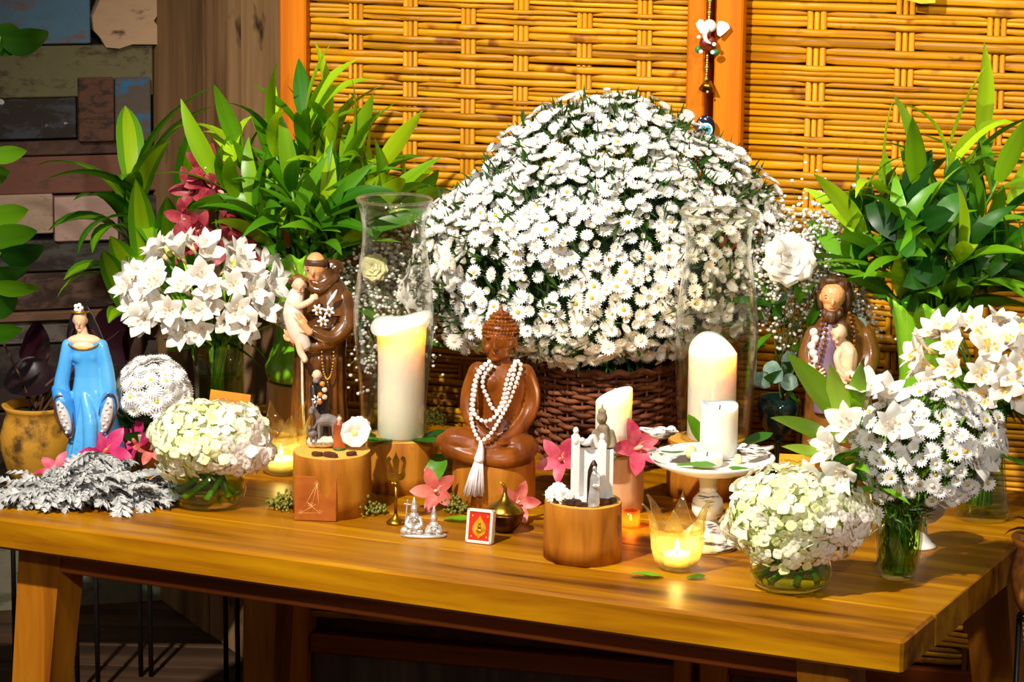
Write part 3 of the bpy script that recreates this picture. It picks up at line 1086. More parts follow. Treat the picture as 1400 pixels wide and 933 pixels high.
mouthR = SW_top + Vector((0, 0, hR * 0.93))
u = mpp(mouthR)
fR = thing('foliage_arrangement', 'spreading bunch of bright lance leaves over broad dark leaves in the right green vase', 'foliage', mouthR)
stems = []
for (dx, dy, d, cnt, ms) in ((20, 225, 0, 6, LB), (65, 235, 20, 6, LB), (-25, 205, -30, 6, LB), (-65, 165, 0, 6, LB), (-100, 115, -20, 7, LB), (85, 180, -20, 6, LM), (110, 140, 30, 6, LM),
                             (-50, 90, -70, 6, LM), (30, 90, -75, 6, LB), (120, 80, -40, 6, LM), (-120, 70, 30, 6, LM), (0, 120, 60, 6, LM), (70, 60, -70, 6, LM), (140, 60, 0, 6, LM), (-30, 110, -50, 5, LB)):
    stems.append((off(dx * 0.12, -30, d * 0.12), off(dx, dy, d), ms + LM, int(cnt * 1.5)))
foliage(fR, stems, R, 64, LD + LD + LM, (0.03, 0.11), 0.17)


# ------------------------------------------------------------------ glass vessels
GLASS = thin_glass('clear_glass', (0.972, 0.968, 0.94), 0.95)
GLASS_G = thin_glass('greenish_glass', (0.86, 0.92, 0.74), 0.95)
WATER = thin_glass('vase_water', (0.78, 0.88, 0.46), 0.25)


def vessel(name, label, loc, prof, thick=0.0022, mat=None, water=None, n=48, base=0.006, group=None, wob=None):
    t = thing(name, label, 'vase', loc, 0, group)
    inner = [(max(0.001, r - thick), max(z, base)) for r, z in reversed(prof) if z > base * 0.5]
    ob('glass_body', lathe(prof + inner, n, wob=wob), mat or GLASS, t)
    if water:
        w = [(max(0.001, r - thick - 0.0006), max(z, base + 0.0005)) for r, z in prof if z <= water]
        ob('water', lathe(w + [(w[-1][0] * 0.999, water)], n), WATER, t)
    return t


def bent_stems(root, pts, rad, mat, name='stem', sep=True):
    for p in pts:
        ob(name, tube(p, rad, 6), mat, root)


HYD = [simple('hydrangea_cream', 'f4f4c8', 'fffdf0', 0.6, 60, trans=0.3, rnd=(0.92, 1.02)), simple('hydrangea_lime', 'e0ea90', 'f8f8cc', 0.6, 60, trans=0.3, rnd=(0.92, 1.04)),
       simple('petal_blush_shade_side', 'faf0e4', 'fffaf4', 0.6, 60, trans=0.3, rnd=(0.92, 1.0))]


def hydrangea(bx, by, vw, vh, cx, cy, rx, ry, labelv, labelf, seed, count):
    g = Fig(bx, by)
    s = g.s; r = vw / 2 * s
    hh = vh * s
    prof = [(r * 0.55, 0), (r * 0.78, 0.002), (r * 0.96, hh * 0.16), (r, hh * 0.3), (r * 0.95, hh * 0.5), (r * 0.82, hh * 0.72), (r * 0.68, hh * 0.9), (r * 0.66, hh)]
    v = vessel('glass_bowl_vase', labelv, g.loc + Vector((0, 0, 0.0006)), prof, 0.003, GLASS_G, hh * 0.62, base=0.008, group='squat round glass vases')
    f = thing('hydrangea_bouquet', labelf, 'bouquet', g.loc + Vector((0, 0, hh * 0.3)))
    z0 = hh * 0.3
    R = random.Random(seed)
    for i in range(7):
        a = i * 0.9 + 0.3
        ob('stem', tube([(r * 0.72 * math.cos(a), r * 0.72 * math.sin(a), -hh * 0.1), (r * 0.4 * math.cos(a + 1), r * 0.4 * math.sin(a + 1), hh * 0.2),
                         (r * 0.3 * math.cos(a + 1.3), r * 0.3 * math.sin(a + 1.3), hh * 0.9)], [0.0048, 0.0045, 0.0035], 7), STEM_WET, f)
    for i in range(4):
        a = -0.6 - i * 0.75
        link('leaf', R.choice(LD), f, (0, 0, hh * 0.55), q_to((math.cos(a), math.sin(a), 0.9), R.uniform(0, 6)), 0.7)
    C = Vector(g.q(cx, cy)) - Vector((0, 0, z0))
    D = 17 * s
    hm = [hyd_mesh('floret', D, HYD[0]), hyd_mesh('floret', D * 0.9, HYD[1]), hyd_mesh('floret', D * 1.05, HYD[2]), hyd_mesh('floret', D * 0.95, HYD[0])]
    pts = []; n = 0; tries = 0; spots = []
    while n < count and tries < 40000:
        tries += 1
        d = rdir(R, -0.72)
        if d.y > 0.45: continue
        lump = 1 + 0.07 * math.sin(5 * d.x + seed) + 0.06 * math.sin(6 * d.z + 2 * d.x + seed * 2)
        p = C + Vector((d.x * rx * s, d.y * min(rx, ry * 1.3) * s, d.z * ry * s / 0.97)) * lump * R.uniform(0.90, 1.05)
        if any((p - q).length_squared < (D * 0.46) ** 2 for q in pts): continue
        pts.append(p); n += 1
        k = 2 if (d.x > 0.35 and d.z < 0.25) else R.choice((0, 0, 1, 3, 1) if d.x < 0.2 else (0, 0, 2, 3))  # blush florets at lower right paint the shaded side of the head
        spots.append((d.y, hm[k], p, q_to(d + Vector((R.gauss(0, .35), R.gauss(0, .35), R.gauss(0, .35))), R.uniform(0, 6)), R.uniform(0.8, 1.2)))
    spots.sort(key=lambda a: a[0])
    rest = []
    for i, (_, m, p, e, sc) in enumerate(spots):
        if i < 290: link('floret', m, f, p, e, sc)
        else: rest.append((m, Matrix.Translation(p) @ e.to_matrix().to_4x4() @ Matrix.Scale(sc, 4)))
    if rest: scatter_stuff('florets', rest, [HYD[0]], f, None)
    ob('flower_core', ell(C, (rx * s * 0.88, min(rx, ry * 1.3) * s * 0.88, ry * s * 0.86), nu=20, nv=12), simple('hyd_core', '8a9a40', 'b8c470', 0.9, 80), f)
    return f


hydrangea(283, 690, 108, 78, 286, 604, 80, 51, 'squat clear glass vase under the left hydrangea, beside the silver foliage', 'cream-green hydrangea head in a squat vase at the left front', 4, 430)
hydrangea(1080, 803, 115, 74, 1084, 708, 98, 66, 'squat clear glass vase under the right hydrangea', 'cream hydrangea cluster in a squat vase at the right front', 9, 560)


# ------------------------------------------------------------------ alstroemeria
ALS_PET = simple('alstroemeria_petal', 'f8f2e8', 'fffcf6', 0.5, 30, trans=0.3, rnd=(0.93, 1.0))
ALS_THROAT = simple('alstroemeria_throat', 'e0b878', 'f0dcb8', 0.6, 200, stretch=(1, 1, 1))
ALS_YEL = simple('alstroemeria_yellow', 'e8b414', 'f4d878', 0.6, 200)
als_out = me('petal', leaf(0.041, 0.022, 0.25, 1.35, 10, -0.15, 'tip', 0.25, cols=4, wave=0.10, pw=1.5), ALS_PET)
als_in = me('petal', leaf(0.040, 0.015, 0.25, 1.1, 9, -0.12, 'petal', 0.2, cols=4, wave=0.06, pw=1.5), ALS_PET)
als_sp = me('petal', leaf(0.036, 0.015, 0.3, 0.95, 8, -0.1, 'petal', cols=2), ALS_PET, mats=[ALS_PET, ALS_YEL], mi=[0, 0, 0, 0] + [1] * 6 + [0] * 6)


def als_centre(yel):
    parts = [lathe([(0.0014, -0.012), (0.0035, 0.0), (0.0045, 0.006)], 8)]
    for k in range(6):
        a = k * 1.05
        parts.append(tube([(0, 0, 0), (0.003 * math.cos(a), 0.003 * math.sin(a), 0.012), (0.007 * math.cos(a), 0.007 * math.sin(a), 0.022)], 0.0006, 4))
        parts.append(ell((0.007 * math.cos(a), 0.007 * math.sin(a), 0.022), 0.0013, nu=6, nv=4))
    return me('flower', join(*parts), ALS_YEL if yel else ALS_THROAT)


als_c = [als_centre(False), als_centre(True)]
als_bud = me('bud', ell((0, 0, 0.008), (0.005, 0.005, 0.011), nu=8, nv=6), simple('bud_green', 'a8b840', 'd0d47a', 0.5, 40))


def alstro(root, items, R, yel=False):
    for (p, d, sc) in items:
        f = link('flower', als_c[1 if yel else 0], root, p, q_to(d, R.uniform(0, 6)), sc)
        for k in range(3):
            link('petal', als_out, f, (0, 0, 0.002), (0, 0, k * 2.094 + R.uniform(-.1, .1)))
            link('petal', als_sp if (k < 2 and yel) else als_in, f, (0, 0, 0.002), (0, 0, k * 2.094 + 1.047 + R.uniform(-.1, .1)))


def alstro_bouquet(bx, by, vr, mouth_y, centre, rad, n, label, seed, yel, zin=0.02, sub=0.6, ymin=-0.35, scf=1.0):
    g = Fig(bx, by); s = g.s
    f = thing('alstroemeria_bouquet', label, 'bouquet', g.loc + Vector((0, 0, zin)))
    R = random.Random(seed)
    C = Vector(g.q(*centre)) - Vector((0, 0, zin))
    M = Vector((0, 0, g.h(by - mouth_y) - zin))
    pts = []; t = 0
    while len(pts) < n and t < 4000:
        t += 1
        d = rdir(R, ymin)
        if d.y > 0.35: continue
        p = C + Vector((d.x * rad[0] * s, d.y * rad[0] * 0.8 * s, d.z * rad[1] * s)) * R.uniform(0.78, 1.0)
        if any((p - q).length < 0.0175 * scf for q, _, _ in pts): continue
        pts.append((p, d + Vector((R.gauss(0, .4), -0.25 + R.gauss(0, .35), 0.25)), R.uniform(0.85, 1.1) * scf))
    alstro(f, pts, R, yel)
    for i, (p, d, _) in enumerate(pts):
        a = R.uniform(0, 6.28)
        q0 = Vector((vr * s * 0.6 * math.cos(a), vr * s * 0.6 * math.sin(a), 0.0))
        qm = M + Vector((vr * s * 0.5 * math.cos(a + 2), vr * s * 0.5 * math.sin(a + 2), 0))
        ob('stem', tube([q0, q0.lerp(qm, 0.6), qm, qm.lerp(p, 0.6) - Vector((0, 0, 0.004)), p], 0.0019, 5), STEM_WET if i % 2 else STEM_GREEN, f)
    for i in range(26):
        a = R.uniform(0, 6.28)
        d = Vector((math.cos(a), math.sin(a), R.uniform(0.0, 0.9)))
        link('leaf', R.choice(LM + LD[:1]), f, M + d * 0.014, q_to(d, R.uniform(0, 6)), R.uniform(0.45, 0.72))
    for i in range(3):
        d = rdir(R, 0.1)
        link('bud', als_bud, f, C + Vector((d.x * rad[0] * s, -abs(d.y) * rad[0] * 0.8 * s, d.z * rad[1] * s)), q_to(d), 1.0)
    return f


g = Fig(298, 602)
vs = g.s
vessel('glass_vase', 'ribbed clear glass vase of white alstroemeria behind the left hydrangea', g.loc + Vector((0, 0, 0.0006)),
       [(26 * vs, 0), (29 * vs, 0.004), (29 * vs, 40 * vs), (31 * vs, 90 * vs), (35 * vs, 132 * vs)], 0.003, GLASS_G, 95 * vs, n=60,
       wob=lambda a, i, z: 1 + 0.02 * math.cos(10 * a))
alstro_bouquet(298, 602, 26, 470, (284, 418), (104, 80), 48, 'cloud of white alstroemeria lilies in glass behind the left hydrangea', 21, False, 0.02, scf=1.05)

g = Fig(1342, 708)
vs = g.s
vessel('glass_vase', 'tall flared-foot glass vase of alstroemeria at the right end of the table', g.loc + Vector((0, 0, 0.0006)),
       [(36 * vs, 0), (39 * vs, 0.004), (39 * vs, 14 * vs), (33 * vs, 34 * vs), (29 * vs, 70 * vs), (28 * vs, 110 * vs), (29 * vs, 150 * vs)], 0.003, GLASS_G, 100 * vs, base=0.012)
alstro_bouquet(1340, 708, 24, 560, (1345, 512), (100, 62), 42, 'bunch of white alstroemeria lilies with yellow throats at the right end', 33, True, 0.02, scf=1.05)

# ------------------------------------------------------------------ daisies in the right glass vase, with lilies and broad leaves
g = Fig(1227, 790)
vs = g.s
vessel('glass_vase', 'slim barrel-shaped glass vase of daisies at the right front', g.loc + Vector((0, 0, 0.0006)),
       [(21 * vs, 0), (24 * vs, 0.003), (29 * vs, 22 * vs), (32 * vs, 52 * vs), (31 * vs, 82 * vs), (28 * vs, 105 * vs), (29 * vs, 112 * vs)], 0.0025, GLASS_G, 88 * vs)
db = thing('daisy_bouquet', 'bunch of white daisies with lilies and broad lime leaves in the slim front vase', 'bouquet', g.loc + Vector((0, 0, 0.012)))
R = random.Random(41)
dz = Vector((0, 0, 0.012))
M = Vector((0, 0, 100 * vs)) - dz
DA = [aster_mesh('daisy', 0.0245, 18, 1.3), aster_mesh('daisy', 0.022, 16, 1.1, CENTRE_PALE), aster_mesh('daisy', 0.026, 20, 1.35, CENTRE_PALE)]
pts = []; t = 0
while len(pts) < 175 and t < 20000:
    t += 1
    d = rdir(R, -0.75)
    if d.y > 0.3: continue
    p = Vector(g.q(1260 + d.x * (96 + 8 * math.sin(5 * d.z)), 612 - d.z * (82 + 6 * math.sin(6 * d.x)), d.y * 72) ) - dz
    p = p + (p - M) * R.uniform(-0.10, 0.05)
    if any((p - q).length < 0.0122 for q in pts): continue
    pts.append(p)
    link('daisy', R.choice(DA), db, p, q_to(d + Vector((R.gauss(0, .3), -0.2 + R.gauss(0, .3), 0.25)), R.uniform(0, 6)), R.uniform(0.85, 1.12))
for (x, y, d) in ((1190, 694, -40), (1330, 640, -20), (1345, 660, 0), (1322, 668, -10), (1205, 640, -60)):
    link('daisy', DA[0], db, Vector(g.q(x, y, d)) - dz, q_to((R.uniform(-.2, .2), -1, 0.2)), 0.95)
for i, p in enumerate(pts[:70]):
    a = R.uniform(0, 6.28)
    q0 = Vector((R.uniform(12, 24) * vs * math.cos(a), R.uniform(12, 24) * vs * math.sin(a), 0.0))
    qm = M + Vector((20 * vs * math.cos(a + 2), 20 * vs * math.sin(a + 2), 0))
    ob('stem', tube([q0, q0.lerp(qm, 0.5), qm, qm.lerp(p, 0.6), p], 0.0022, 5), STEM_WET if i % 2 else STEM_GREEN, db)
bs = []
for i in range(1500):
    d = rdir(R, -0.85)
    k = R.uniform(0.45, 0.93)
    p = Vector(g.q(1256 + d.x * 90 * k, 618 - d.z * 80 * k, d.y * 70 * k)) - dz
    bs.append((p, (p - M).normalized() + Vector((R.gauss(0, .5), R.gauss(0, .5), R.gauss(0, .5))), R.uniform(0.014, 0.032), R.uniform(0.002, 0.0045)))
for i in range(420):
    a = R.uniform(0, 6.28); q = R.uniform(8, 26) * vs
    bs.append(((q * math.cos(a), q * math.sin(a), R.uniform(0.01, 0.095)), (R.gauss(0, .25), R.gauss(0, .25), R.choice((1, -1))), R.uniform(0.01, 0.022), 0.003))
for i in range(600):
    p = M + Vector((R.uniform(-.03, .03), R.uniform(-.03, .03), R.uniform(-0.012, 0.03)))
    bs.append((p, (R.gauss(0, .7), R.gauss(0, .7), R.gauss(0, .6)), R.uniform(0.014, 0.03), 0.003))
blades_stuff('fine_foliage', bs, LEAF_ASTER, db)
lil = []
for (x, y, d, dr) in ((1172, 545, -30, (-.1, -.5, .9)), (1155, 580, -45, (-.5, -.7, .5)), (1142, 608, -40, (-.8, -.5, .2)), (1125, 640, -55, (-.9, -.5, -.1)), (1195, 555, -10, (.2, -.5, .8)),
                      (1150, 628, -60, (-.5, -.8, -.2)), (1205, 580, -50, (0, -.9, .5)), (1310, 618, -30, (.7, -.7, .1)), (1325, 604, -10, (.9, -.3, .3))):
    lil.append((Vector(g.q(x, y, d)) - dz, dr, 1.15))
alstro(db, lil, R, False)
BL = me('leaf', leaf(0.15, 0.042, 0.05, 0.35, 9, 0.3, 'lance', 0.2), LEAF_LIME)
BL2 = me('leaf', leaf(0.13, 0.032, 0.05, 0.6, 9, 0.3, 'lance', 0.3), LEAF_LIME)
for (bx, by, tx, ty, m, sc) in ((1150, 580, 1078, 470, BL, 0.95), (1140, 600, 1135, 470, BL2, 1.0), (1150, 575, 1172, 480, BL2, 0.8), (1130, 600, 1050, 540, BL2, 0.82), (1125, 625, 1058, 580, BL2, 0.62)):
    a = Vector(g.q(bx, by, -30)) - dz; b = Vector(g.q(tx, ty, -50)) - dz
    link('leaf', m, db, a, q_face(b - a, (-0.5, -1, -0.4)), sc)
for i in range(16):
    a = R.uniform(2.2, 5.2)
    d = Vector((math.cos(a), math.sin(a), R.uniform(0.2, 1.0)))
    link('leaf', R.choice(LM), db, Vector(g.q(1170 + R.uniform(-20, 25), 625 + R.uniform(-20, 40), -25)) - dz, q_to(d, R.uniform(0, 6)), R.uniform(0.4, 0.65))

# ------------------------------------------------------------------ white mum cushion beside the blue figurine
g = Fig(212, 640)
s = g.s
ob_pot = thing('flower_pot', 'small dark pot under the white mum cushion behind the left hydrangea', 'pot', g.loc + Vector((0, 0, 0.0006)))
ob('pot_body', lathe([(24 * s, 0), (33 * s, 50 * s), (34 * s, 52 * s), (31 * s, 52 * s), (29 * s, 44 * s)], 32), simple('pot_plain', 'b8a890', 'd0c4b0', 0.6, 30), ob_pot)
mum = thing('mum_cushion', 'dense round cushion of white pompon mums with dark leaves beside the blue figurine', 'bouquet', g.loc + Vector((0, 0, 48 * s)))
R = random.Random(51)
zz = Vector((0, 0, 48 * s))
MU = [mum_mesh('mum', 0.030), mum_mesh('mum', 0.028, PETAL_WHITE), mum_mesh('mum', 0.031, PETAL_WHITE), mum_mesh('mum', 0.030, PETAL_WHITE)]
pts = []; t = 0
while len(pts) < 95 and t < 9000:
    t += 1
    d = rdir(R, -0.3)
    if d.y > 0.5: continue
    p = Vector(g.q(210 + d.x * 47, 542 - d.z * 50, d.y * 42)) - zz
    if any((p - q).length < 0.0142 for q in pts): continue
    pts.append(p)
    link('mum', R.choice(MU), mum, p, q_to(d + Vector((R.gauss(0, .15), R.gauss(0, .15), R.gauss(0, .15))), R.uniform(0, 6)), R.uniform(0.85, 1.1))
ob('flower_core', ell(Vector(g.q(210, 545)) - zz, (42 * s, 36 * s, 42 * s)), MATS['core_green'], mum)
for i in range(26):
    a = R.uniform(PI * 0.9, 2.1 * PI)
    d = Vector((math.cos(a), math.sin(a), R.uniform(-0.3, 0.4)))
    link('leaf', LD[i % 3], mum, Vector(g.q(208, 574)) - zz + Vector((d.x * 20 * s, d.y * 15 * s, R.uniform(-18, 6) * s)), q_to(d, R.uniform(0, 6)), R.uniform(0.32, 0.5))


# ------------------------------------------------------------------ candles and glass
def wax(name, c):
    if name in MATS: return MATS[name]
    m, t, b = nt(name)
    b.inputs['Base Color'].default_value = rgb(c); b.inputs['Roughness'].default_value = 0.35
    b.inputs['Subsurface Weight'].default_value = 1.0; b.inputs['Subsurface Scale'].default_value = 1.0
    b.inputs['Subsurface Radius'].default_value = (0.030, 0.016, 0.006)
    MATS[name] = m
    return m


WAX = wax('candle_wax', 'fff0e0')
WICKM = simple('wick', '1a1208', '2a1c10', 0.9, 100)
FLAME = emis('flame', (1.0, 0.72, 0.30), 14.0)


def flame(root, p, size, energy):
    w = ob('wick', tube([(p[0], p[1], p[2] - size * 0.5), (p[0] + size * .05, p[1], p[2] + size * 0.35)], size * 0.06, 6), WICKM, root)
    f = ob('flame', mv(lathe([(0.001 * size, 0), (size * 0.16, size * 0.15), (size * 0.22, size * 0.4), (size * 0.15, size * 0.75), (size * 0.02, size * 1.2)], 12), (p[0], p[1], p[2] + size * 0.2)), FLAME, root)
    d = bpy.data.lights.new('flame_light', 'POINT'); d.energy = energy * 1.1; d.color = (1.0, 0.66, 0.26); d.shadow_soft_size = 0.006
    o = bpy.data.objects.new('flame_light', d); COL.objects.link(o); o.parent = root; o.location = (p[0], p[1], p[2] + size * 0.7)


def candle(label, loc, r, h, rim, depth=0.02, flare=0.0, lit=0.0, fl_at=(0, 0), fsize=0.012, n=48):
    """pillar candle with an uneven melted rim: rim(a) gives extra height"""
    t = thing('pillar_candle', label, 'candle', loc)
    prof = [(r * 0.96, 0, 0), (r, 0.002, 0), (r, h * 0.3, 0), (r, h * 0.7, 0), (r * (1 + flare * 0.2), h * 0.92, 0.35), (r * (1 + flare), h, 1.0), (r * (0.97 + flare), h + 0.0012, 1.0),
            (r * (0.86 + flare * 0.6), h - 0.001, 0.95), (r * 0.76, h - depth * 0.55, 0.4), (r * 0.6, h - depth, 0), (r * 0.2, h - depth, 0)]
    V = []; F = []
    for i, (rr, z, w) in enumerate(prof):
        for k in range(n):
            a = 2 * PI * k / n
            e = rim(a) * w
            q = rr * (1 + (flare * 0.5 * math.sin(2 * a + 0.6) * w))
            V.append((q * math.cos(a), q * math.sin(a), z + e))
        if i:
            for k in range(n): F.append(((i - 1) * n + k, (i - 1) * n + (k + 1) % n, i * n + (k + 1) % n, i * n + k))
    F.append(tuple(range(n - 1, -1, -1))); F.append(tuple((len(prof) - 1) * n + k for k in range(n)))
    ob('wax_body', (V, F), WAX, t)
    p = (fl_at[0], fl_at[1], h - depth)
    if lit: flame(t, p, fsize, lit)
    else: ob('wick', tube([p, (p[0] + .001, p[1], p[2] + 0.006)], 0.0008, 5), WICKM, t)
    return t


GLASS_RIM = thin_glass('glass_rim', (0.88, 0.9, 0.8), 1.0, 0.05, 0.25, (0.8, 0.85, 0.7))  # pale translucent body stands in for bright highlights along the glass edges


def hurricane(label, top, bx, by, prof):
    g = Fig(bx, by, top.z)
    t = thing('hurricane_glass', label, 'hurricane glass', top + Vector((-0.0113 if bx < 700 else 0.0085, 0, 0)), 0, 'tall glass hurricanes')
    s = g.s
    p = [(r * s, g.h(by - y)) for r, y in prof]
    n = len(p)
    inn = [(r - 0.0022, z) for r, z in reversed(p)]
    ob('glass_body', lathe(p + inn, 64, cap0=False, cap1=False), GLASS, t)
    rr, zz = p[-1]
    ob('rim', tube([((rr - .001) * math.cos(a), (rr - .001) * math.sin(a), zz) for a in np.linspace(0, 2 * PI, 65)], 0.0018, 6, False), GLASS_RIM, t)
    rr, zz = p[0]
    ob('foot_rim', tube([((rr - .001) * math.cos(a), (rr - .001) * math.sin(a), zz + 0.002) for a in np.linspace(0, 2 * PI, 65)], 0.002, 6, False), GLASS_RIM, t)
    return t


hurricane('tall waisted glass hurricane with the lip-melted candle, left of the Buddha', SH_top, 548, 597,
          [(43, 600), (46, 590), (45, 560), (47, 530), (51, 490), (55, 450), (54.5, 420), (50, 380), (44, 340), (43, 315), (46, 295), (52, 277)])
hurricane('tall waisted glass hurricane behind the white pedestal plate, right of the bouquet', SR_top, 968, 600,
          [(45, 603), (50, 590), (52, 560), (55, 510), (57, 470), (56.5, 440), (51, 395), (45, 355), (44, 335), (47, 312), (54, 295)])
g = Fig(548, 597, SH_top.z)
candle('white pillar candle with a broad curled melted lip inside the left hurricane', SH_top + Vector((0, -0.004, 0.0008)), 32 * g.s, g.h(597 - 440), lambda a: 0.006 * math.cos(a - 0.5) - 0.010 * max(0, math.cos(a + 1.9)) ** 2 + 0.004 * math.sin(3 * a), 0.03, 0.22, 0.6, (0, 0.004), 0.014)
g = Fig(968, 600, SR_top.z)
candle('lit pillar candle with a peaked rim inside the right hurricane', SR_top + Vector((0.004, -0.004, 0.0008)), 33 * g.s, g.h(600 - 484), lambda a: 0.024 * max(0, math.cos(a - 1.75)) ** 1.5, 0.012, 0.0, 0.6, (0.002, -0.012), 0.015)
g = Fig(842, 622, SC_top.z)
candle('lit pillar candle with a slanting top standing before the basket', SC_top + Vector((-5 * g.s, 0.006, 0.0008)), 25 * g.s, g.h(618 - 540), lambda a: 0.010 * math.cos(a - 0.2), 0.008, 0.0, 0.5, (0.001, -0.004), 0.013)


# lotus-shaped tealight glasses
LOTUS = thin_glass('amber_glass', (1.0, 0.97, 0.74), 0.9, 0.05, 0.16, (1.0, 0.90, 0.42))


def lotus(bx, by, label, rot, sc=1.0):
    g = Fig(bx, by); s = g.s * sc
    t = thing('lotus_glass', label, 'candle holder', g.loc + Vector((0, 0, 0.0006)), rot, 'lotus-petalled tealight glasses')
    prof = [(17 * s, 0), (21 * s, 2 * s), (30 * s, 12 * s), (35 * s, 30 * s), (36 * s, 48 * s), (36 * s, 60 * s)]
    rib = lambda a, i, z: 1 + (0.022 * math.cos(36 * a) if z > 8 * s else 0)
    ob('cup', lathe(prof + [(r - 2.4 * s, max(z, 5 * s)) for r, z in reversed(prof)], 144, wob=rib), LOTUS, t)
    pm = leaf(46 * s, 34 * s, 0.0, 0.85, 8, 0.25, 'tri', cols=4)
    V = [(x, y * 1.0, z) for x, y, z in pm[0]]
    m = me('glass_petal', (V, pm[1]), LOTUS)
    for k in range(6):
        o = link('glass_petal', m, t, (35 * s * math.cos(k * PI / 3), 35 * s * math.sin(k * PI / 3), 55 * s), (0, 0, k * PI / 3))
        md = o.modifiers.new('thick', 'SOLIDIFY'); md.thickness = 2.5 * s
    c = thing('tealight', 'small white tealight burning inside the ' + ('front' if bx > 700 else 'left') + ' lotus glass', 'candle', g.loc + Vector((0, 0, 0.006 + 0.0006)), 0, 'tealights')
    ob('cup', lathe([(17 * s, 0), (18 * s, 0.5 * s), (18 * s, 17 * s), (17 * s, 17 * s), (17 * s, 14 * s), (2 * s, 14 * s)], 32), WAX, c)
    flame(c, (0, 0, 15 * s), 0.015, 0.30)


lotus(925, 779, 'yellow lotus-shaped glass tealight holder at the table front', 0.35)
lotus(384, 648, 'yellow lotus-shaped glass tealight holder beside the left hydrangea', 0.9, 0.95)


# ------------------------------------------------------------------ figures
def loft(g, sec, n=24, d0=0.0):
    """stack of ellipses: (py, cx, half width, half depth[, depth centre]) in photo pixels"""
    V = []; F = []
    for i, q in enumerate(sec):
        py, cx, hw, hd = q[:4]
        dc = q[4] if len(q) > 4 else 0
        for k in range(n):
            a = 2 * PI * k / n
            V.append(g.q(cx + hw * math.cos(a), py, d0 + dc + hd * math.sin(a)))
        if i:
            for k in range(n): F.append(((i - 1) * n + k, (i - 1) * n + (k + 1) % n, i * n + (k + 1) % n, i * n + k))
    F.append(tuple(range(n - 1, -1, -1))); F.append(tuple((len(sec) - 1) * n + k for k in range(n)))
    return V, F


def E(g, px, py, d, rx, ry, rz, rot=None):          # ellipsoid in photo pixels (rx across, ry deep, rz high)
    return ell(g.q(px, py, d), (rx * g.s, ry * g.s, rz * g.s), rot)


def C(g, a, b, ra, rb=None):
    return cap_(g.q(*a), g.q(*b), ra * g.s, (ra if rb is None else rb) * g.s)


def CH(g, pts, rad):
    return chain([g.q(*p) for p in pts], [r * g.s for r in rad], 12)


def hand(g, wrist, tip, spread, r, d):
    """palm and five fingers from wrist towards tip"""
    wx, wy = wrist; tx, ty = tip
    L = math.hypot(tx - wx, ty - wy); ux, uy = (tx - wx) / L, (ty - wy) / L; vx, vy = -uy, ux
    px, py = wx + ux * L * 0.28, wy + uy * L * 0.28
    parts = [C(g, (wx, wy, d), (wx + ux * L * 0.5, wy + uy * L * 0.5, d), r * 0.95, r * 1.1)]
    for k, ln in enumerate((0.86, 1.0, 0.96, 0.78)):
        o = (k - 1.5) * spread
        a = (px + vx * o + ux * L * 0.15, py + vy * o + uy * L * 0.15, d)
        m = (px + vx * o * 1.15 + ux * L * 0.45 * ln, py + vy * o * 1.15 + uy * L * 0.45 * ln, d - 1.2)
        e = (px + vx * o * 1.2 + ux * L * 0.74 * ln, py + vy * o * 1.2 + uy * L * 0.74 * ln, d)
        parts.append(CH(g, (a, m, e), (r * 0.42, r * 0.38, r * 0.3)))
    parts.append(CH(g, ((wx + ux * L * .1, wy + uy * L * .1, d - 1), (px - vx * spread * 2.3, py - vy * spread * 2.3, d - 2), (px - vx * spread * 2.6 + ux * L * .3, py - vy * spread * 2.6 + uy * L * .3, d - 1)), (r * .5, r * .45, r * .34)))
    return parts


SKIN = simple('painted_skin', 'd8935a', 'e6a873', 0.35, 20, rnd=None, coat=0.3)
SKIN_LT = simple('painted_skin_light', 'e8b890', 'f0c8a4', 0.35, 20, rnd=None, coat=0.3)
HAIR_BR = simple('painted_hair_brown', '3a2010', '5c3a20', 0.5, 60, rnd=None, bmp=0.4)
HAIR_BK = simple('painted_hair_black', '100a0a', '20141a', 0.3, 60, rnd=None)
INK = simple('ink_dark', '1c0e08', '2a160e', 0.6, 40, rnd=None)
LIP = simple('painted_lips', 'a8483a', 'b85a48', 0.4, 40, rnd=None)
BROWN = simple('robe_brown', '3e2206', '74451a', 0.25, 25, rnd=None, coat=0.6)
GOLD = simple('gold_paint', '8a5a14', 'c89028', 0.35, 60, metal=0.7, rnd=None)
WHITE_P = simple('white_paint', 'e4ded6', 'f6f2ec', 0.4, 20, rnd=None, coat=0.2)


def face(g, parent, px, py, d, w, h, turn=0.0, brow=True):
    """eyes, brows and mouth as small painted marks on the front of a head"""
    k = w
    for sgn in (-1, 1):
        x = px + sgn * k * 0.42 + turn
        ob('eye', E(g, x, py - h * 0.06, d - w * 0.80 + abs(sgn * .42 + turn / k) * w * 0.12, k * 0.17, k * 0.10, k * 0.075), INK, parent)
        ob('eyebrow', E(g, x, py - h * 0.22, d - w * 0.80 + abs(sgn * .42 + turn / k) * w * 0.12, k * 0.22, k * 0.10, k * 0.05), HAIR_BR, parent)
    ob('mouth', E(g, px + turn, py + h * 0.52, d - w * 0.78, k * 0.26, k * 0.12, k * 0.075), LIP, parent)


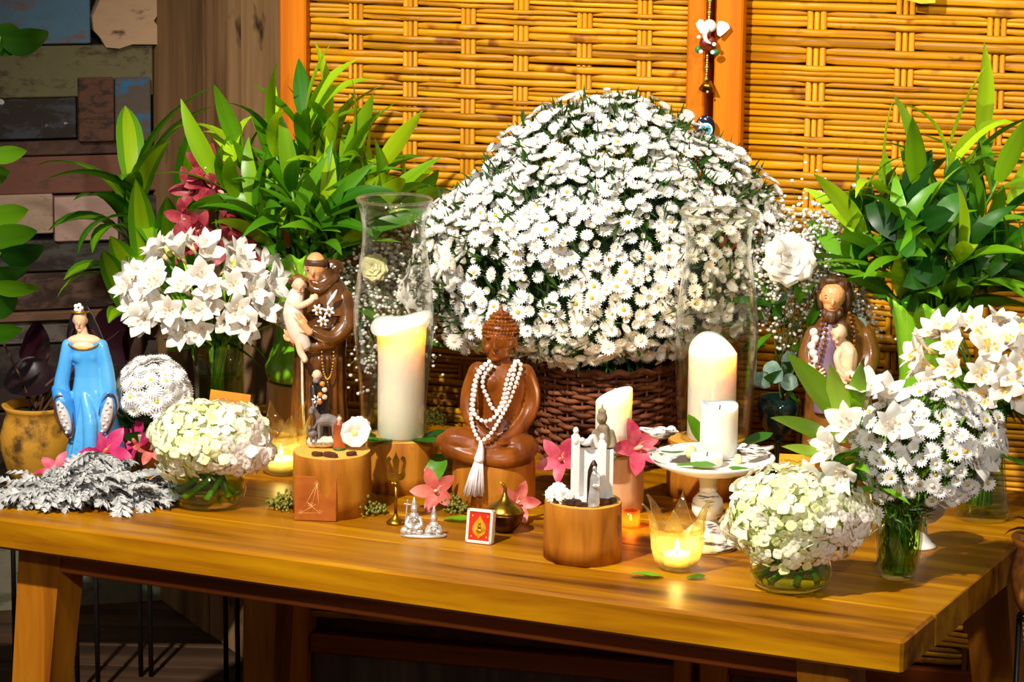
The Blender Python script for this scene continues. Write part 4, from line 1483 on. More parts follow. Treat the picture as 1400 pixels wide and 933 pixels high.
def head_parts(g, px, py, d, w, h, turn=0.0):
    return [E(g, px, py - h * 0.15, d, w, w * 1.05, h * 0.82), E(g, px + turn * 0.5, py + h * 0.42, d - w * 0.1, w * 0.72, w * 0.75, h * 0.52),
            E(g, px + turn, py + h * 0.18, d - w * 0.95, w * 0.15, w * 0.30, h * 0.22), E(g, px + turn * .8, py + h * 0.05, d - w * 0.85, w * 0.10, w * 0.22, h * 0.25),
            E(g, px + turn * .8, py + h * 0.74, d - w * 0.55, w * 0.3, w * 0.28, h * 0.16),
            E(g, px - w * 0.98, py, d + w * .1, w * 0.12, w * 0.22, h * 0.24), E(g, px + w * 0.98, py, d + w * .1, w * 0.12, w * 0.22, h * 0.24)]


# ---- lady in the sky-blue gown
g = Fig(130, 648)
BLUE = simple('gown_blue', '2c8ed8', '68b8ec', 0.3, 9, rnd=None, coat=0.5, stretch=(1, 1, 0.6), lo=0.3, hi=0.7)
BLUE_D = simple('gown_blue_deep', '1f78c8', '4aa0e0', 0.3, 12, rnd=None, coat=0.5)
lady = thing('lady_figurine', 'painted figurine of a dark-haired lady in a sky-blue gown with wide sleeves', 'figurine', g.loc + Vector((0, 0, 0.0006)))
parts = [loft(g, [(648, 130, 48, 34), (625, 131, 43, 31), (600, 132, 37, 27), (570, 130, 31, 23), (540, 127, 27, 20), (515, 125, 21, 16), (498, 123, 19, 15), (484, 121, 22, 15), (474, 119, 25, 14), (468, 118, 25, 12), (464, 117, 21, 10)]),
         E(g, 112, 488, -8, 10, 7, 10), E(g, 127, 489, -8, 10, 7, 10),
         CH(g, ((96, 474, 0), (92, 500, -3), (87, 525, -5), (88, 545, -6)), (9, 10, 11, 13)),
         CH(g, ((141, 474, 0), (147, 500, -3), (150, 525, -6), (150, 545, -7)), (9, 10, 11, 12))]
for k in range(7):
    x0 = 112 + k * 6
    parts.append(CH(g, ((118 + k * 3, 535, -17), (x0 - 2, 585, -24 + abs(k - 3)), (100 + k * 11, 645, -28 + abs(k - 3) * 2)), (2, 3.2, 5)))
parts.append(CH(g, ((120, 540, -15), (128, 575, -26), (126, 640, -30)), (7, 10, 10)))
fuse('gown', parts, BLUE, lady, 0.0016, 3)
for sx, pts_ in ((-1, ((82, 533), (90, 548), (97, 575), (101, 597))), (1, ((152, 534), (152, 552), (147, 575), (142, 591)))):
    (ax, ay), (bx_, by_), (cx_, cy_), (dx_, dy_) = pts_
    sl_ = fuse('sleeve', [CH(g, ((ax, ay, -8), (bx_, by_, -14), (cx_, cy_, -14), (dx_, dy_, -12)), (9, 14, 11, 3))], BLUE_D, lady, 0.0016, 2)
    ob('cuff_lining', E(g, bx_ + (cx_ - bx_) * .35, (ay + dy_) / 2 + 1, -24, 8, 7, 25, (0, math.radians(-16 if sx < 0 else 12), 0)), simple('lace_white', 'c8b8b0', 'ece4e0', 0.3, 90, metal=0.2, bmp=0.6, rnd=None), sl_)
    ring = []
    tilt = math.radians(-16 if sx < 0 else 12)
    for a in np.linspace(0, 2 * PI, 33):
        ex, ez = 11 * math.cos(a) * (1 - 0.35 * (math.sin(a) < 0) * abs(math.sin(a))), 30 * math.sin(a)
        ring.append(g.q(bx_ + (cx_ - bx_) * .35 + ex * math.cos(tilt) + ez * math.sin(tilt), (ay + dy_) / 2 + 1 - (ez * math.cos(tilt) - ex * math.sin(tilt)), -25 + abs(math.cos(a)) * 4))
    ob('cuff_trim', tube(ring, 1.5 * g.s, 6, False), simple('trim_bronze', '4a2c20', '7a5038', 0.35, 60, metal=0.3, rnd=None), sl_)
    for k in range(9):
        ob('pearl', E(g, bx_ + (cx_ - bx_) * .35 + (k - 4) * 5 * math.sin(tilt) + (2 if k % 2 else -2), (ay + dy_) / 2 + 1 - (k - 4) * 5, -30.5, 1.9, 1.9, 1.9), WHITE_P, sl_)
body = fuse('body', [E(g, 118, 467, -2, 23, 11, 9), E(g, 118, 474, -8, 16, 8, 8), C(g, (115, 452, 0), (117, 466, 0), 7, 8)] + head_parts(g, 113, 440, -2, 9.5, 17, -0.5), SKIN_LT, lady, 0.0010, 2)
face(g, body, 113, 440, -2, 9.5, 17, -0.5)
fuse('hair', [E(g, 115, 434, 5, 12, 10, 15), CH(g, ((124, 436, 6), (130, 452, 8), (138, 468, 10)), (6, 7, 5)), CH(g, ((104, 436, 6), (100, 452, 8), (96, 466, 10)), (5, 6, 4)), E(g, 118, 455, 11, 18, 6, 16)], HAIR_BK, lady, 0.0012, 2)
for k in range(5):
    a = k * 1.257
    ob('crown_flower', E(g, 112 + 4 * math.cos(a), 422 - 4 * math.sin(a), -9, 3, 2.5, 3), WHITE_P, lady)
ob('tiara', tube([g.q(113 + 11 * math.cos(a), 428 - 3 * math.sin(a) * 0, -2 - 10 * math.sin(a)) for a in np.linspace(0, PI, 13)], 1.6 * g.s, 6), GOLD, lady)
ob('neckline_trim', tube([g.q(118 + 22 * math.cos(a), 468 + 8 * math.sin(a), -3 - 13 * math.sin(a)) for a in np.linspace(0, PI, 17)], 1.1 * g.s, 6), GOLD, lady)

# ---- friar carrying a child
g = Fig(438, 632)
friar = thing('friar_statue', 'glossy brown statue of a tonsured friar carrying a child and lilies', 'statue', g.loc + Vector((0, 0, 0.0006)))
parts = [loft(g, [(632, 438, 44, 34), (610, 438, 41, 32), (560, 437, 38, 29), (510, 437, 36, 27), (482, 438, 35, 25), (470, 438, 36, 25), (445, 440, 37, 25), (420, 443, 35, 22), (395, 444, 30, 19), (378, 442, 20, 15)])]
for k in range(9):
    a = PI + (k + 0.5) * PI / 9
    x = math.cos(a); y = math.sin(a)
    parts.append(CH(g, ((438 + 33 * x, 488, 25 * y), (437 + 35 * x, 545, 28 * y), (438 + 40 * x, 628, 33 * y)), (3, 3.5, 5)))
parts += [CH(g, ((470, 410, -6), (474, 440, -16), (455, 458, -28), (430, 448, -34)), (13, 14, 11, 8)), CH(g, ((414, 420, -10), (402, 445, -22), (404, 462, -28)), (10, 11, 9)),
          CH(g, ((414, 462, -26), (425, 470, -28), (455, 466, -26)), (9, 8, 7))]
fuse('robe', parts, BROWN, friar, 0.0017, 2)
fuse('cape', [loft(g, [(430, 448, 37, 27), (426, 448, 37, 27), (408, 447, 33, 23), (390, 445, 26, 19), (376, 441, 18, 15), (369, 439, 13, 12)]),
              CH(g, ((421, 386, -12), (437, 396, -21), (459, 380, -8)), (6, 7, 7)), E(g, 455, 372, 8, 15, 10, 14)], BROWN, friar, 0.0015, 2)
ob('cape_hem', tube([g.q(448 + 37.5 * math.cos(a), 428, 27.5 * math.sin(a)) for a in np.linspace(PI * .98, 2.05 * PI, 25)], 1.1 * g.s, 6), GOLD, friar)
hd = fuse('head', head_parts(g, 432, 369, -6, 14.5, 23, -3) + [C(g, (436, 385, -2), (438, 396, 0), 9)], SKIN, friar, 0.0011, 2)
face(g, hd, 432, 371, -6, 14.5, 22, -3)
HR = lathe([(14.5 * g.s, -6 * g.s), (16 * g.s, -3 * g.s), (16.2 * g.s, 2 * g.s), (14.8 * g.s, 5 * g.s)], 32)
ob('hair_ring', mv(HR, g.q(432.5, 361, -5)), HAIR_BR, hd)
hands = fuse('hands', hand(g, (426, 448), (405, 424), 4.2, 5.2, -42) + hand(g, (404, 462), (397, 443), 3.6, 4.6, -33), SKIN, friar, 0.0009, 1)
# the child
TUNIC = simple('tunic_white', 'd8c8b4', 'f0e4d4', 0.35, 25, rnd=None, coat=0.3)
ch = fuse('child_tunic', [CH(g, ((407, 402, -24), (403, 425, -30), (410, 450, -34), (418, 466, -34)), (11, 14, 13, 10)), E(g, 400, 418, -28, 9, 9, 14)], TUNIC, friar, 0.0012, 2)
cb = fuse('child_body', head_parts(g, 411, 389, -26, 9.5, 12.5, 1.5) + [C(g, (409, 398, -24), (408, 404, -24), 5), CH(g, ((400, 412, -34), (412, 414, -38), (425, 408, -40), (432, 402, -38)), (5, 5, 4.5, 4))] +
          hand(g, (428, 406), (436, 399), 1.8, 3.2, -39), SKIN_LT, ch, 0.0009, 1)
fuse('child_leg', [CH(g, ((412, 462, -40), (414, 474, -42), (419, 482, -44)), (6, 5, 4.5)), E(g, 420, 484, -47, 4.5, 7, 4)], SKIN_LT, ch, 0.0009, 1)
face(g, cb, 411, 390, -26, 9.5, 12.5, 1.5)
fuse('child_hair', [E(g, 409, 382, -22, 10.5, 9.5, 8)] + [E(g, 409 + 10 * math.cos(a), 383 - 6 * math.sin(a), -24 - 4 * math.sin(3 * a), 3.2, 4, 3.4) for a in np.linspace(-.2, 3.6, 9)], simple('hair_auburn', '5a3210', '8a5a28', 0.5, 80, rnd=None, bmp=.4), ch, 0.0010, 1)
for (x, y, rz_) in ((437, 418, 0.2), (452, 420, 0.7), (444, 433, 0.1)):
    f = ob('lily', E(g, x, y, -42, 2.2, 2, 2.2), GOLD, friar)
    for k in range(6):
        a = k * PI / 3 + rz_
        ob('petal', E(g, x + 4.5 * math.cos(a), y - 4.5 * math.sin(a), -40, 3.6, 1.4, 1.9, (0, -a, 0)), WHITE_P, f)
ob('lily_bud', CH(g, ((450, 412, -34), (457, 402, -34), (462, 393, -34)), (1.5, 3, 1)), WHITE_P, friar)
ob('cord', CH(g, ((414, 472, -27), (415, 490, -28), (416, 540, -31), (419, 590, -34), (420, 618, -36)), (1.8, 1.8, 1.8, 1.8, 2)), simple('cord_white', 'c8b8a0', 'e8dccc', 0.5, 80, rnd=None), friar)
BEADG = simple('bead_gold', 'a87830', 'd0a050', 0.3, 60, metal=0.5, rnd=None)
bm_ = me('bead', ell((0, 0, 0), 1.5 * g.s, nu=8, nv=6), BEADG)
rz_pts = [(446 - 8 * math.cos(t), 474 + 38 * math.sin(t) ** 1.0) for t in np.linspace(0.05, PI - 0.05, 24)] + [(446, 512 + k * 4) for k in range(1, 8)]
for (x, y) in rz_pts:
    link('bead', bm_, friar, g.q(x + 4, y, -33 - (y - 470) * 0.06))

# ---- seated Buddha
g = Fig(672, 622, SB_top.z)
RED = wood('buddha_wood', '542406', '7e400c', 'a05c18', (24, 24, 12), 0.36, 0.06, coat=0.35, rnd=None)
bud = thing('buddha_statue', 'reddish-brown carved wooden Buddha seated cross-legged on a stump', 'statue', SB_top + Vector((0, 0, 0.0006)))
parts = [loft(g, [(620, 680, 44, 34), (600, 680, 42, 32), (585, 681, 36, 27), (565, 682, 31, 22), (545, 682, 32, 21), (525, 682, 37, 22), (510, 683, 38, 20), (500, 682, 32, 16), (494, 681, 18, 13)]),
         CH(g, ((692, 604, 4), (650, 602, -22), (620, 596, -24), (606, 598, -22)), (24, 24, 20, 13)),
         CH(g, ((665, 606, 4), (700, 606, -20), (716, 604, -22), (719, 606, -20)), (24, 25, 19, 14)),
         CH(g, ((612, 604, -30), (645, 613, -42), (680, 612, -44), (700, 608, -40)), (13, 13, 11, 9)),
         CH(g, ((715, 612, -30), (690, 617, -44), (660, 616, -46), (640, 612, -42)), (14, 12, 10, 8)),
         CH(g, ((650, 507, 0), (640, 535, 2), (638, 560, -8), (655, 584, -26), (672, 592, -34)), (14, 13, 11, 9, 7)),
         CH(g, ((713, 509, 0), (722, 535, 2), (720, 560, -6), (704, 582, -24), (682, 592, -34)), (14, 13, 11, 9, 7)),
         E(g, 676, 595, -40, 18, 7, 5), E(g, 672, 600, -44, 12, 5, 4),
         C(g, (681, 488, 0), (681, 500, 0), 12, 15), E(g, 670, 520, -15, 14, 8, 13), E(g, 692, 520, -15, 14, 8, 13)]
for k in range(4):
    parts.append(CH(g, ((664 + k * 4, 596, -46), (656 + k * 4, 599 + k, -48), (650 + k * 4, 602 + k, -47)), (2, 2, 1.6)))
body = fuse('body', parts, RED, bud, 0.0016, 3)
hp = [E(g, 679, 460, -3, 22, 21, 24), E(g, 677, 478, -7, 16, 15, 15), E(g, 672, 469, -24, 3.2, 5, 6), E(g, 672.5, 461, -22, 2, 4, 7), E(g, 673, 486, -17, 6, 5, 4),
      E(g, 664, 456, -19, 6, 3, 2.2), E(g, 683, 456, -20, 6, 3, 2.2), E(g, 673, 478, -20, 5, 3, 1.6), E(g, 673, 481, -19.5, 4, 3, 1.5),
      E(g, 700, 470, 2, 3, 5, 14), E(g, 657, 468, 2, 2.5, 5, 13), E(g, 663, 472, -14, 6, 6, 7), E(g, 684, 473, -15, 6, 6, 7)]
hd = fuse('head', hp, RED, bud, 0.0011, 2)
hair = fuse('hair_cap', [E(g, 680, 450, 1, 24, 23, 17), E(g, 680, 436, 2, 15, 14, 11)], RED, bud, 0.0012, 1)
curl = me('curl', ell((0, 0, 0), (2.1 * g.s, 2.1 * g.s, 1.9 * g.s), nu=8, nv=5), RED)
R = random.Random(2)
for j, (yy, rr, rd, n) in enumerate(((456, 24.3, 23.3, 34), (451, 24.4, 23.4, 34), (446, 23.6, 22.6, 33), (441, 20.5, 19.5, 28), (437, 15.8, 15, 22), (432, 14, 13.2, 20), (428, 9.5, 9.3, 14))):
    for k in range(n):
        a = 2 * PI * (k + 0.5 * (j % 2)) / n
        if math.sin(a) > 0.35: continue
        link('curl', curl, hair, g.q(680 + rr * math.cos(a), yy + (2 if math.sin(a) < -.6 and j == 0 else 0), 1.5 + rd * math.sin(a)))
ob('topknot', mv(lathe([(9 * g.s, 0), (8.5 * g.s, 3 * g.s), (5 * g.s, 5 * g.s), (5.5 * g.s, 8 * g.s), (3 * g.s, 11 * g.s), (2.5 * g.s, 14 * g.s), (0.4 * g.s, 20 * g.s)], 20), g.q(680, 434, 2)), RED, hair)

# prayer beads hung on it
mala = thing('prayer_beads', 'long string of white prayer beads with a white tassel hung around the Buddha', 'beads', SB_top + Vector((0, 0, 0.0006)))
BEADW = simple('bead_white', 'e8dcd4', 'fbf4ee', 0.25, 60, rnd=(0.93, 1.0), coat=0.4)
bead = me('bead', ell((0, 0, 0), 3.1 * g.s, nu=10, nv=7), BEADW)


def strand(pts, step=6.0):
    P = [Vector(p) for p in pts]
    out = []
    for i in range(len(P) - 1):
        p0 = P[max(i - 1, 0)]; p1 = P[i]; p2 = P[i + 1]; p3 = P[min(i + 2, len(P) - 1)]
        for j in range(24):
            t = j / 24
            out.append(0.5 * ((2 * p1) + (p2 - p0) * t + (2 * p0 - 5 * p1 + 4 * p2 - p3) * t * t + (3 * p1 - p0 - 3 * p2 + p3) * t ** 3))
    out.append(P[-1])
    last = None; acc = 0
    for p in out:
        if last is None or (p - last).length >= step:
            link('bead', bead, mala, g.q(p.x, p.y, p.z)); last = p


strand([(665, 490, -16), (652, 500, -19), (645, 520, -22), (642, 545, -24), (642, 565, -36), (648, 580, -52), (655, 590, -56)])
strand([(655, 590, -56), (668, 580, -52), (682, 560, -36), (693, 540, -26), (702, 515, -24), (708, 495, -17), (700, 488, -8)])
strand([(661, 494, -18), (649, 510, -24), (646, 530, -28), (644, 550, -30), (650, 562, -34), (662, 566, -38), (674, 560, -34), (686, 543, -30), (692, 525, -28), (698, 505, -24), (700, 490, -14)])
strand([(668, 495, -20), (658, 508, -24), (657, 522, -26), (663, 535, -28), (669, 548, -30), (677, 553, -31), (685, 535, -30), (688, 518, -28), (694, 500, -24), (702, 489, -14)])
tp = []
ob('tassel_head', CH(g, ((655, 591, -57), (655, 600, -58), (653, 612, -60)), (2.5, 4.5, 7)), WHITE_P, mala)
TAS = simple('tassel_thread', 'e6dce0', 'fbf7f6', 0.8, 60, rnd=None)
th_ = []
for i in range(90):
    a = R.uniform(0, 6.28); q = math.sqrt(R.random())
    th_.append(tube([g.q(654 + 3 * q * math.cos(a), 606, -60 + 3 * q * math.sin(a)), g.q(650 + 9 * q * math.cos(a), 632, -61 + 5 * q * math.sin(a)), g.q(647 + 14.5 * q * math.cos(a) + R.uniform(-1, 1), 660 + R.uniform(-4, 2), -61 + 6 * q * math.sin(a))], 1.1 * g.s, 4))
o = ob('tassel_threads', join(*th_), TAS, mala); o['kind'] = 'stuff'

# ---- bearded saint with a child, behind the right-hand lilies
g = Fig(1142, 662)
jo = thing('saint_statue', 'glossy statue of a bearded saint holding a child, wound with brown beads', 'statue', g.loc + Vector((0, 0, 0.0006)))
MANT = simple('mantle_brown', '5a3410', '8a5a20', 0.25, 20, rnd=None, coat=0.6)
PURP = simple('tunic_purple', '6a5068', '8a6e84', 0.35, 25, rnd=None, coat=0.4)
fuse('mantle', [loft(g, [(662, 1142, 52, 38), (600, 1142, 48, 34), (550, 1142, 45, 31), (510, 1142, 44, 29), (480, 1143, 43, 27), (458, 1143, 40, 24), (442, 1142, 32, 20), (432, 1140, 20, 15)]),
                CH(g, ((1106, 458, -4), (1098, 485, -10), (1104, 510, -22)), (12, 13, 11)), CH(g, ((1176, 458, -4), (1183, 485, -10), (1172, 512, -24)), (13, 14, 12))], MANT, jo, 0.0018, 3)
fuse('tunic', [loft(g, [(560, 1128, 22, 12, -26), (500, 1126, 22, 12, -24), (460, 1126, 19, 11, -18), (440, 1130, 14, 10, -10)])], PURP, jo, 0.0016, 2)
hd = fuse('head', head_parts(g, 1130, 408, -10, 17, 23, -2) + [C(g, (1134, 425, -4), (1136, 440, -2), 11)], SKIN, jo, 0.0012, 2)
face(g, hd, 1130, 408, -10, 17, 23, -2)
HB = simple('hair_brown_wavy', '2e180a', '6b4426', 0.4, 40, rnd=None, bmp=0.8, stretch=(6, 6, 1))
hp = [E(g, 1134, 394, 0, 21, 19, 15), E(g, 1128, 385, -10, 12, 10, 7), E(g, 1149, 410, -2, 9, 13, 22), E(g, 1116, 408, 2, 7, 12, 20), E(g, 1140, 412, 8, 18, 12, 22), E(g, 1128, 432, -20, 11, 8, 10), E(g, 1118, 427, -18, 5, 7, 6), E(g, 1139, 428, -18, 5, 7, 7)]
for k in range(14):
    a = k / 13 * PI
    hp.append(CH(g, ((1133, 381, -4), (1133 + 15 * math.cos(a), 384 - 2 * math.sin(a), -6 - 8 * math.sin(a)), (1133 + 21 * math.cos(a), 396, -4 - 8 * math.sin(a) * (1 if abs(math.cos(a)) > .6 else .4))), (2, 2.6, 2)))
fuse('hair', hp, HB, hd, 0.0012, 1)
cb = fuse('child_body', head_parts(g, 1137, 451, -38, 11, 14, -4) + [CH(g, ((1142, 466, -34), (1150, 480, -36), (1146, 505, -38)), (10, 13, 13)), CH(g, ((1140, 472, -38), (1134, 482, -44), (1140, 500, -46)), (6, 5, 5)),
                                                              CH(g, ((1152, 476, -44), (1150, 498, -46), (1146, 512, -44)), (6, 6, 5))], SKIN_LT, jo, 0.0012, 2)
face(g, cb, 1134, 452, -38, 10, 13, -5)
fuse('child_hair', [E(g, 1142, 446, -32, 11, 11, 12), E(g, 1148, 456, -30, 6, 8, 9), E(g, 1132, 441, -40, 6, 5, 3)], HB, cb, 0.0012, 1)
fuse('hands', hand(g, (1158, 515), (1140, 492), 4, 5, -50) + hand(g, (1100, 512), (1118, 500), 4, 5, -38), SKIN_LT, jo, 0.001, 1)
fuse('lily_bunch', [E(g, 1104 + 3 * math.sin(k * 2.1), 452 + k * 9, -24 - k, 6, 5, 6) for k in range(6)], WHITE_P, jo, 0.0012, 1)
bm_ = me('bead', box((0, 0, 0), (4.4 * g.s, 4.4 * g.s, 5 * g.s), 0, 0.001), simple('bead_brown', '5a2c08', '9a5a1c', 0.25, 60, coat=0.6, rnd=(0.6, 1.4)))
for pts_ in ([(1116, 430, -14), (1112, 455, -26), (1104, 480, -28), (1100, 505, -34), (1108, 525, -44)], [(1152, 428, -14), (1158, 450, -28), (1158, 480, -34), (1152, 505, -54), (1146, 528, -56)], [(1121, 436, -18), (1118, 460, -32), (1112, 485, -36), (1106, 510, -44)]):
    P = [Vector(p) for p in pts_]; L = 0
    for a, b in zip(P[:-1], P[1:]):
        n = max(1, int((b - a).length / 6))
        for k in range(n):
            p = a.lerp(b, k / n)
            link('bead', bm_, jo, g.q(p.x, p.y, p.z), (R.uniform(-.4, .4), R.uniform(-.4, .4), R.uniform(0, 1)))


# ------------------------------------------------------------------ white pedestal plate with birds
def distress(name, c, d, sc=18):
    return simple(name, d, c, 0.6, sc, rnd=None, stretch=(1, 1, 6), lo=0.40, hi=0.45, bmp=0.2)


SHABBY = distress('shabby_white', 'f0ebe4', '5a4c40')
g = Fig(966, 748)
s = g.s
ped = thing('pedestal_plate', 'distressed white wooden pedestal plate carrying candles, leaves and birds', 'pedestal plate', g.loc + Vector((0, 0, 0.0006)))
ob('foot', lathe([(42 * s, 0), (43 * s, 3 * s), (41 * s, 8 * s), (38 * s, 10 * s), (37 * s, 14 * s), (33 * s, 19 * s), (26 * s, 22 * s), (25 * s, 26 * s), (17 * s, 33 * s), (12 * s, 42 * s)], 48), SHABBY, ped)
ob('stem_ball', mv(lathe([(11 * s, 0), (16 * s, 2 * s), (21 * s, 10 * s), (22 * s, 18 * s), (20 * s, 27 * s), (14 * s, 34 * s), (11 * s, 37 * s)], 40), (0, 0, 40 * s)), SHABBY, ped)
ob('neck', mv(lathe([(11 * s, 0), (12 * s, 3 * s), (11 * s, 8 * s), (13 * s, 22 * s), (15 * s, 30 * s)], 32), (0, 0, 77 * s)), SHABBY, ped)
zp = 107 * s
ob('plate', mv(lathe([(14 * s, 0), (60 * s, 3 * s), (80 * s, 12 * s), (86 * s, 19 * s), (84 * s, 20 * s), (78 * s, 15 * s), (58 * s, 8 * s), (2 * s, 7 * s)], 64), (5 * s, 0, zp)), SHABBY, ped)
PL = g.loc + Vector((5 * s, 0, zp + 8.4 * s + 0.0006))            # middle of the plate


def on_plate(px, py):
    return on_z(px, py, PL.z)


cw = lambda px, py: on_plate(px, py)
candle('short unlit cream pillar candle standing on the white plate', cw(982, 622), 26 * s, 70 * s, lambda a: 0.003 * math.sin(2 * a + 1) + 0.003 * math.cos(a - 2.4), 0.006)
candle('squat melted candle stub on the white plate', cw(966, 636), 22 * s, 14 * s, lambda a: 0.0008 * math.sin(3 * a), 0.002)


def bird(label, p, rz, sc):
    t = thing('white_bird', label, 'bird ornament', p, rz, 'white wooden birds')
    k = sc
    fuse('body', [ell((0, 0, 9 * k), (16 * k, 9 * k, 9 * k), (0, -0.1, 0)), ell((15 * k, 0, 14 * k), (7.5 * k, 6.5 * k, 7 * k)), cap_((20 * k, 0, 14 * k), (25 * k, 0, 13 * k), 2.4 * k, 0.8 * k),
                  cap_((-10 * k, 0, 10 * k), (-28 * k, 0, 14 * k), 6 * k, 2.5 * k)], SHABBY, t, 0.0007, 2)
    for sy in (-1, 1):
        ob('wing', ell((-3 * k, sy * 7.5 * k, 11 * k), (12 * k, 2.6 * k, 6 * k), (0, -0.2, 0)), distress('wing_marks', 'e4ded6', '3a3028', 60), t)
        ob('eye', ell((18.5 * k, sy * 5.2 * k, 16 * k), 1.1 * k, nu=8, nv=6), INK, t)
    return t


bird('white wooden bird perched at the left edge of the plate', on_plate(903, 612) + Vector((0, 0, 11 * s)), -0.25, s)
bird('white wooden bird perched at the right edge of the plate', on_plate(1030, 634) + Vector((0, 0, 9 * s)), PI + 0.2, s * 0.95)


def loose_leaf(label, p, rz, L, W, mat=None, tilt=0.0, a0=1.35, a1=1.62, group='loose green leaves', prof='oval', roll=0.0):
    o = ob('leaf', leaf(L, W, a0, a1, 8, 0.15, prof, 0.15, cols=4, wave=0.06), mat or LEAF_MID, None, True, p, (roll, tilt, rz))
    tag(o, label, 'leaf', group)
    return o


loose_leaf('green leaf drooping over the plate front beside the left bird', on_plate(935, 620) + Vector((0, 0, .004)), PI + 0.35, 0.058, 0.026, LEAF_MID, 0.05)
loose_leaf('green leaf under the melted stub at the front of the plate', on_plate(925, 640) + Vector((0, 0, .004)), -0.35, 0.055, 0.024, LEAF_MID)
loose_leaf('upright green leaf behind the short candle on the plate', on_plate(962, 612) + Vector((0, 0, .004)), 2.2, 0.05, 0.026, LEAF_MID, 0, 0.5, 1.0)
loose_leaf('dark green leaf at the right of the plate behind the bird', on_plate(1008, 618) + Vector((0, 0, .004)), 0.3, 0.055, 0.032, LEAF_DARK, 0, 1.0, 1.4)
loose_leaf('small leaf hanging off the plate rim below the candle', on_plate(998, 642) + Vector((0, 0, .004)), -0.9, 0.04, 0.022, LEAF_MID, 0, 1.45, 1.9)
bd = ob('rosebud', ell((0, 0, 0.009), (0.008, 0.008, 0.010)), simple('bud_pale', 'c8cc58', 'eeeec0', 0.5, 60), None, True, on_plate(945, 628))
tag(bd, 'pale green rosebud lying left of the stub on the plate', 'bud')
bd = ob('rosebud', ell((0, 0, 0.006), (0.006, 0.006, 0.007)), MATS['bud_pale'], None, True, on_plate(1009, 634))
tag(bd, 'tiny lime bud beside the right bird on the plate', 'bud')

# white footed bowl
g = Fig(1258, 748)
s = g.s
fb_ = thing('footed_bowl', 'small white ceramic footed bowl behind the slim daisy vase', 'bowl', g.loc + Vector((0, 0, 0.0006)))
ob('foot', lathe([(22 * s, 0), (22 * s, 2 * s), (17 * s, 5 * s), (10 * s, 16 * s), (8 * s, 28 * s), (9 * s, 34 * s)], 36), WHITE_P, fb_)
ob('bowl', mv(lathe([(6 * s, 0), (20 * s, 4 * s), (31 * s, 14 * s), (36 * s, 28 * s), (35 * s, 34 * s), (36.5 * s, 36 * s), (37 * s, 40 * s), (34 * s, 40 * s), (31 * s, 26 * s), (4 * s, 6 * s)], 48), (0, 0, 33 * s)), WHITE_P, fb_)

# ------------------------------------------------------------------ baby's breath arrangements
ROSE_W = simple('rose_white', 'f2eee6', 'fffdf8', 0.5, 40, trans=0.25, rnd=(0.95, 1))
ROSE_C = simple('rose_cream', 'e8e4a8', 'f6f2cc', 0.5, 40, trans=0.25, rnd=(0.95, 1))


def rose(parent, p, d, D, mat, seed, ruffle=0.1, name='rose'):
    R = random.Random(seed)
    r = D / 2
    o = link(name, me(name, ell((0, 0, r * 0.1), (r * 0.45, r * 0.45, r * 0.4)), mat), parent, p, q_to(d))
    for ring_, (n, L, W, a0, a1) in enumerate(((3, 0.75, 0.8, -0.35, 0.25), (5, 0.95, 0.95, 0.0, 0.55), (6, 1.1, 1.05, 0.3, 1.0), (8, 1.25, 1.05, 0.55, 1.5), (9, 1.25, 1.0, 0.9, 1.9))):
        m = me('petal', leaf(r * L, r * W, a0, a1, 4, -0.25, 'obov', cols=4, wave=ruffle), mat)
        for k in range(n):
            a = 2 * PI * k / n + ring_ * 0.5 + R.uniform(-.15, .15)
            link('petal', m, o, (0.12 * r * math.cos(a), 0.12 * r * math.sin(a), -0.15 * r), (0, 0, a))
    return o


def gyps(bx, by, z, cx, cy, rx, ry, rd, n, label, seed, mouth, clumps=16, doff=0.0):
    g = Fig(bx, by, z); s = g.s
    f = thing('gypsophila_bouquet', label, 'bouquet', g.loc)
    R = random.Random(seed)
    M = Vector(g.q(*mouth))
    V = []; F = []; st = []
    base = ell((0, 0, 0), 1.0, nu=6, nv=4)
    bv = np.array(base[0])
    tips = []
    for c in range(clumps):
        d = rdir(R, -0.8)
        c0 = Vector(g.q(cx + d.x * rx * 0.8, cy - d.z * ry * 0.8, d.y * rd * 0.8 + doff))
        st.append(tube([M, M.lerp(c0, 0.5) + Vector((0, 0, 0.01)), c0], 0.0009, 4, False))
        for i in range(n // clumps):
            e = c0 + Vector((R.gauss(0, 1) * rx * .3, R.gauss(0, 1) * rd * .3, R.gauss(0, 1) * ry * .3)) * s
            if (e - M).z < -0.02: continue
            rr = R.uniform(1.9, 3.4) * s
            o = len(V)
            V.extend(map(tuple, bv * np.array([rr, rr, rr * 0.8]) + np.array(e)))
            F.extend(tuple(q + o for q in ff) for ff in base[1])
            if i % 3 == 0: st.append(tube([c0, c0.lerp(e, 0.6), e], 0.0004, 3, False))
    o = ob('blossoms', (V, F), PETAL_WHITE, f); o['kind'] = 'stuff'
    o = ob('sprays', join(*st), simple('spray_green', '4a5a20', '6a7a34', 0.7, 50), f); o['kind'] = 'stuff'
    return f, g, R


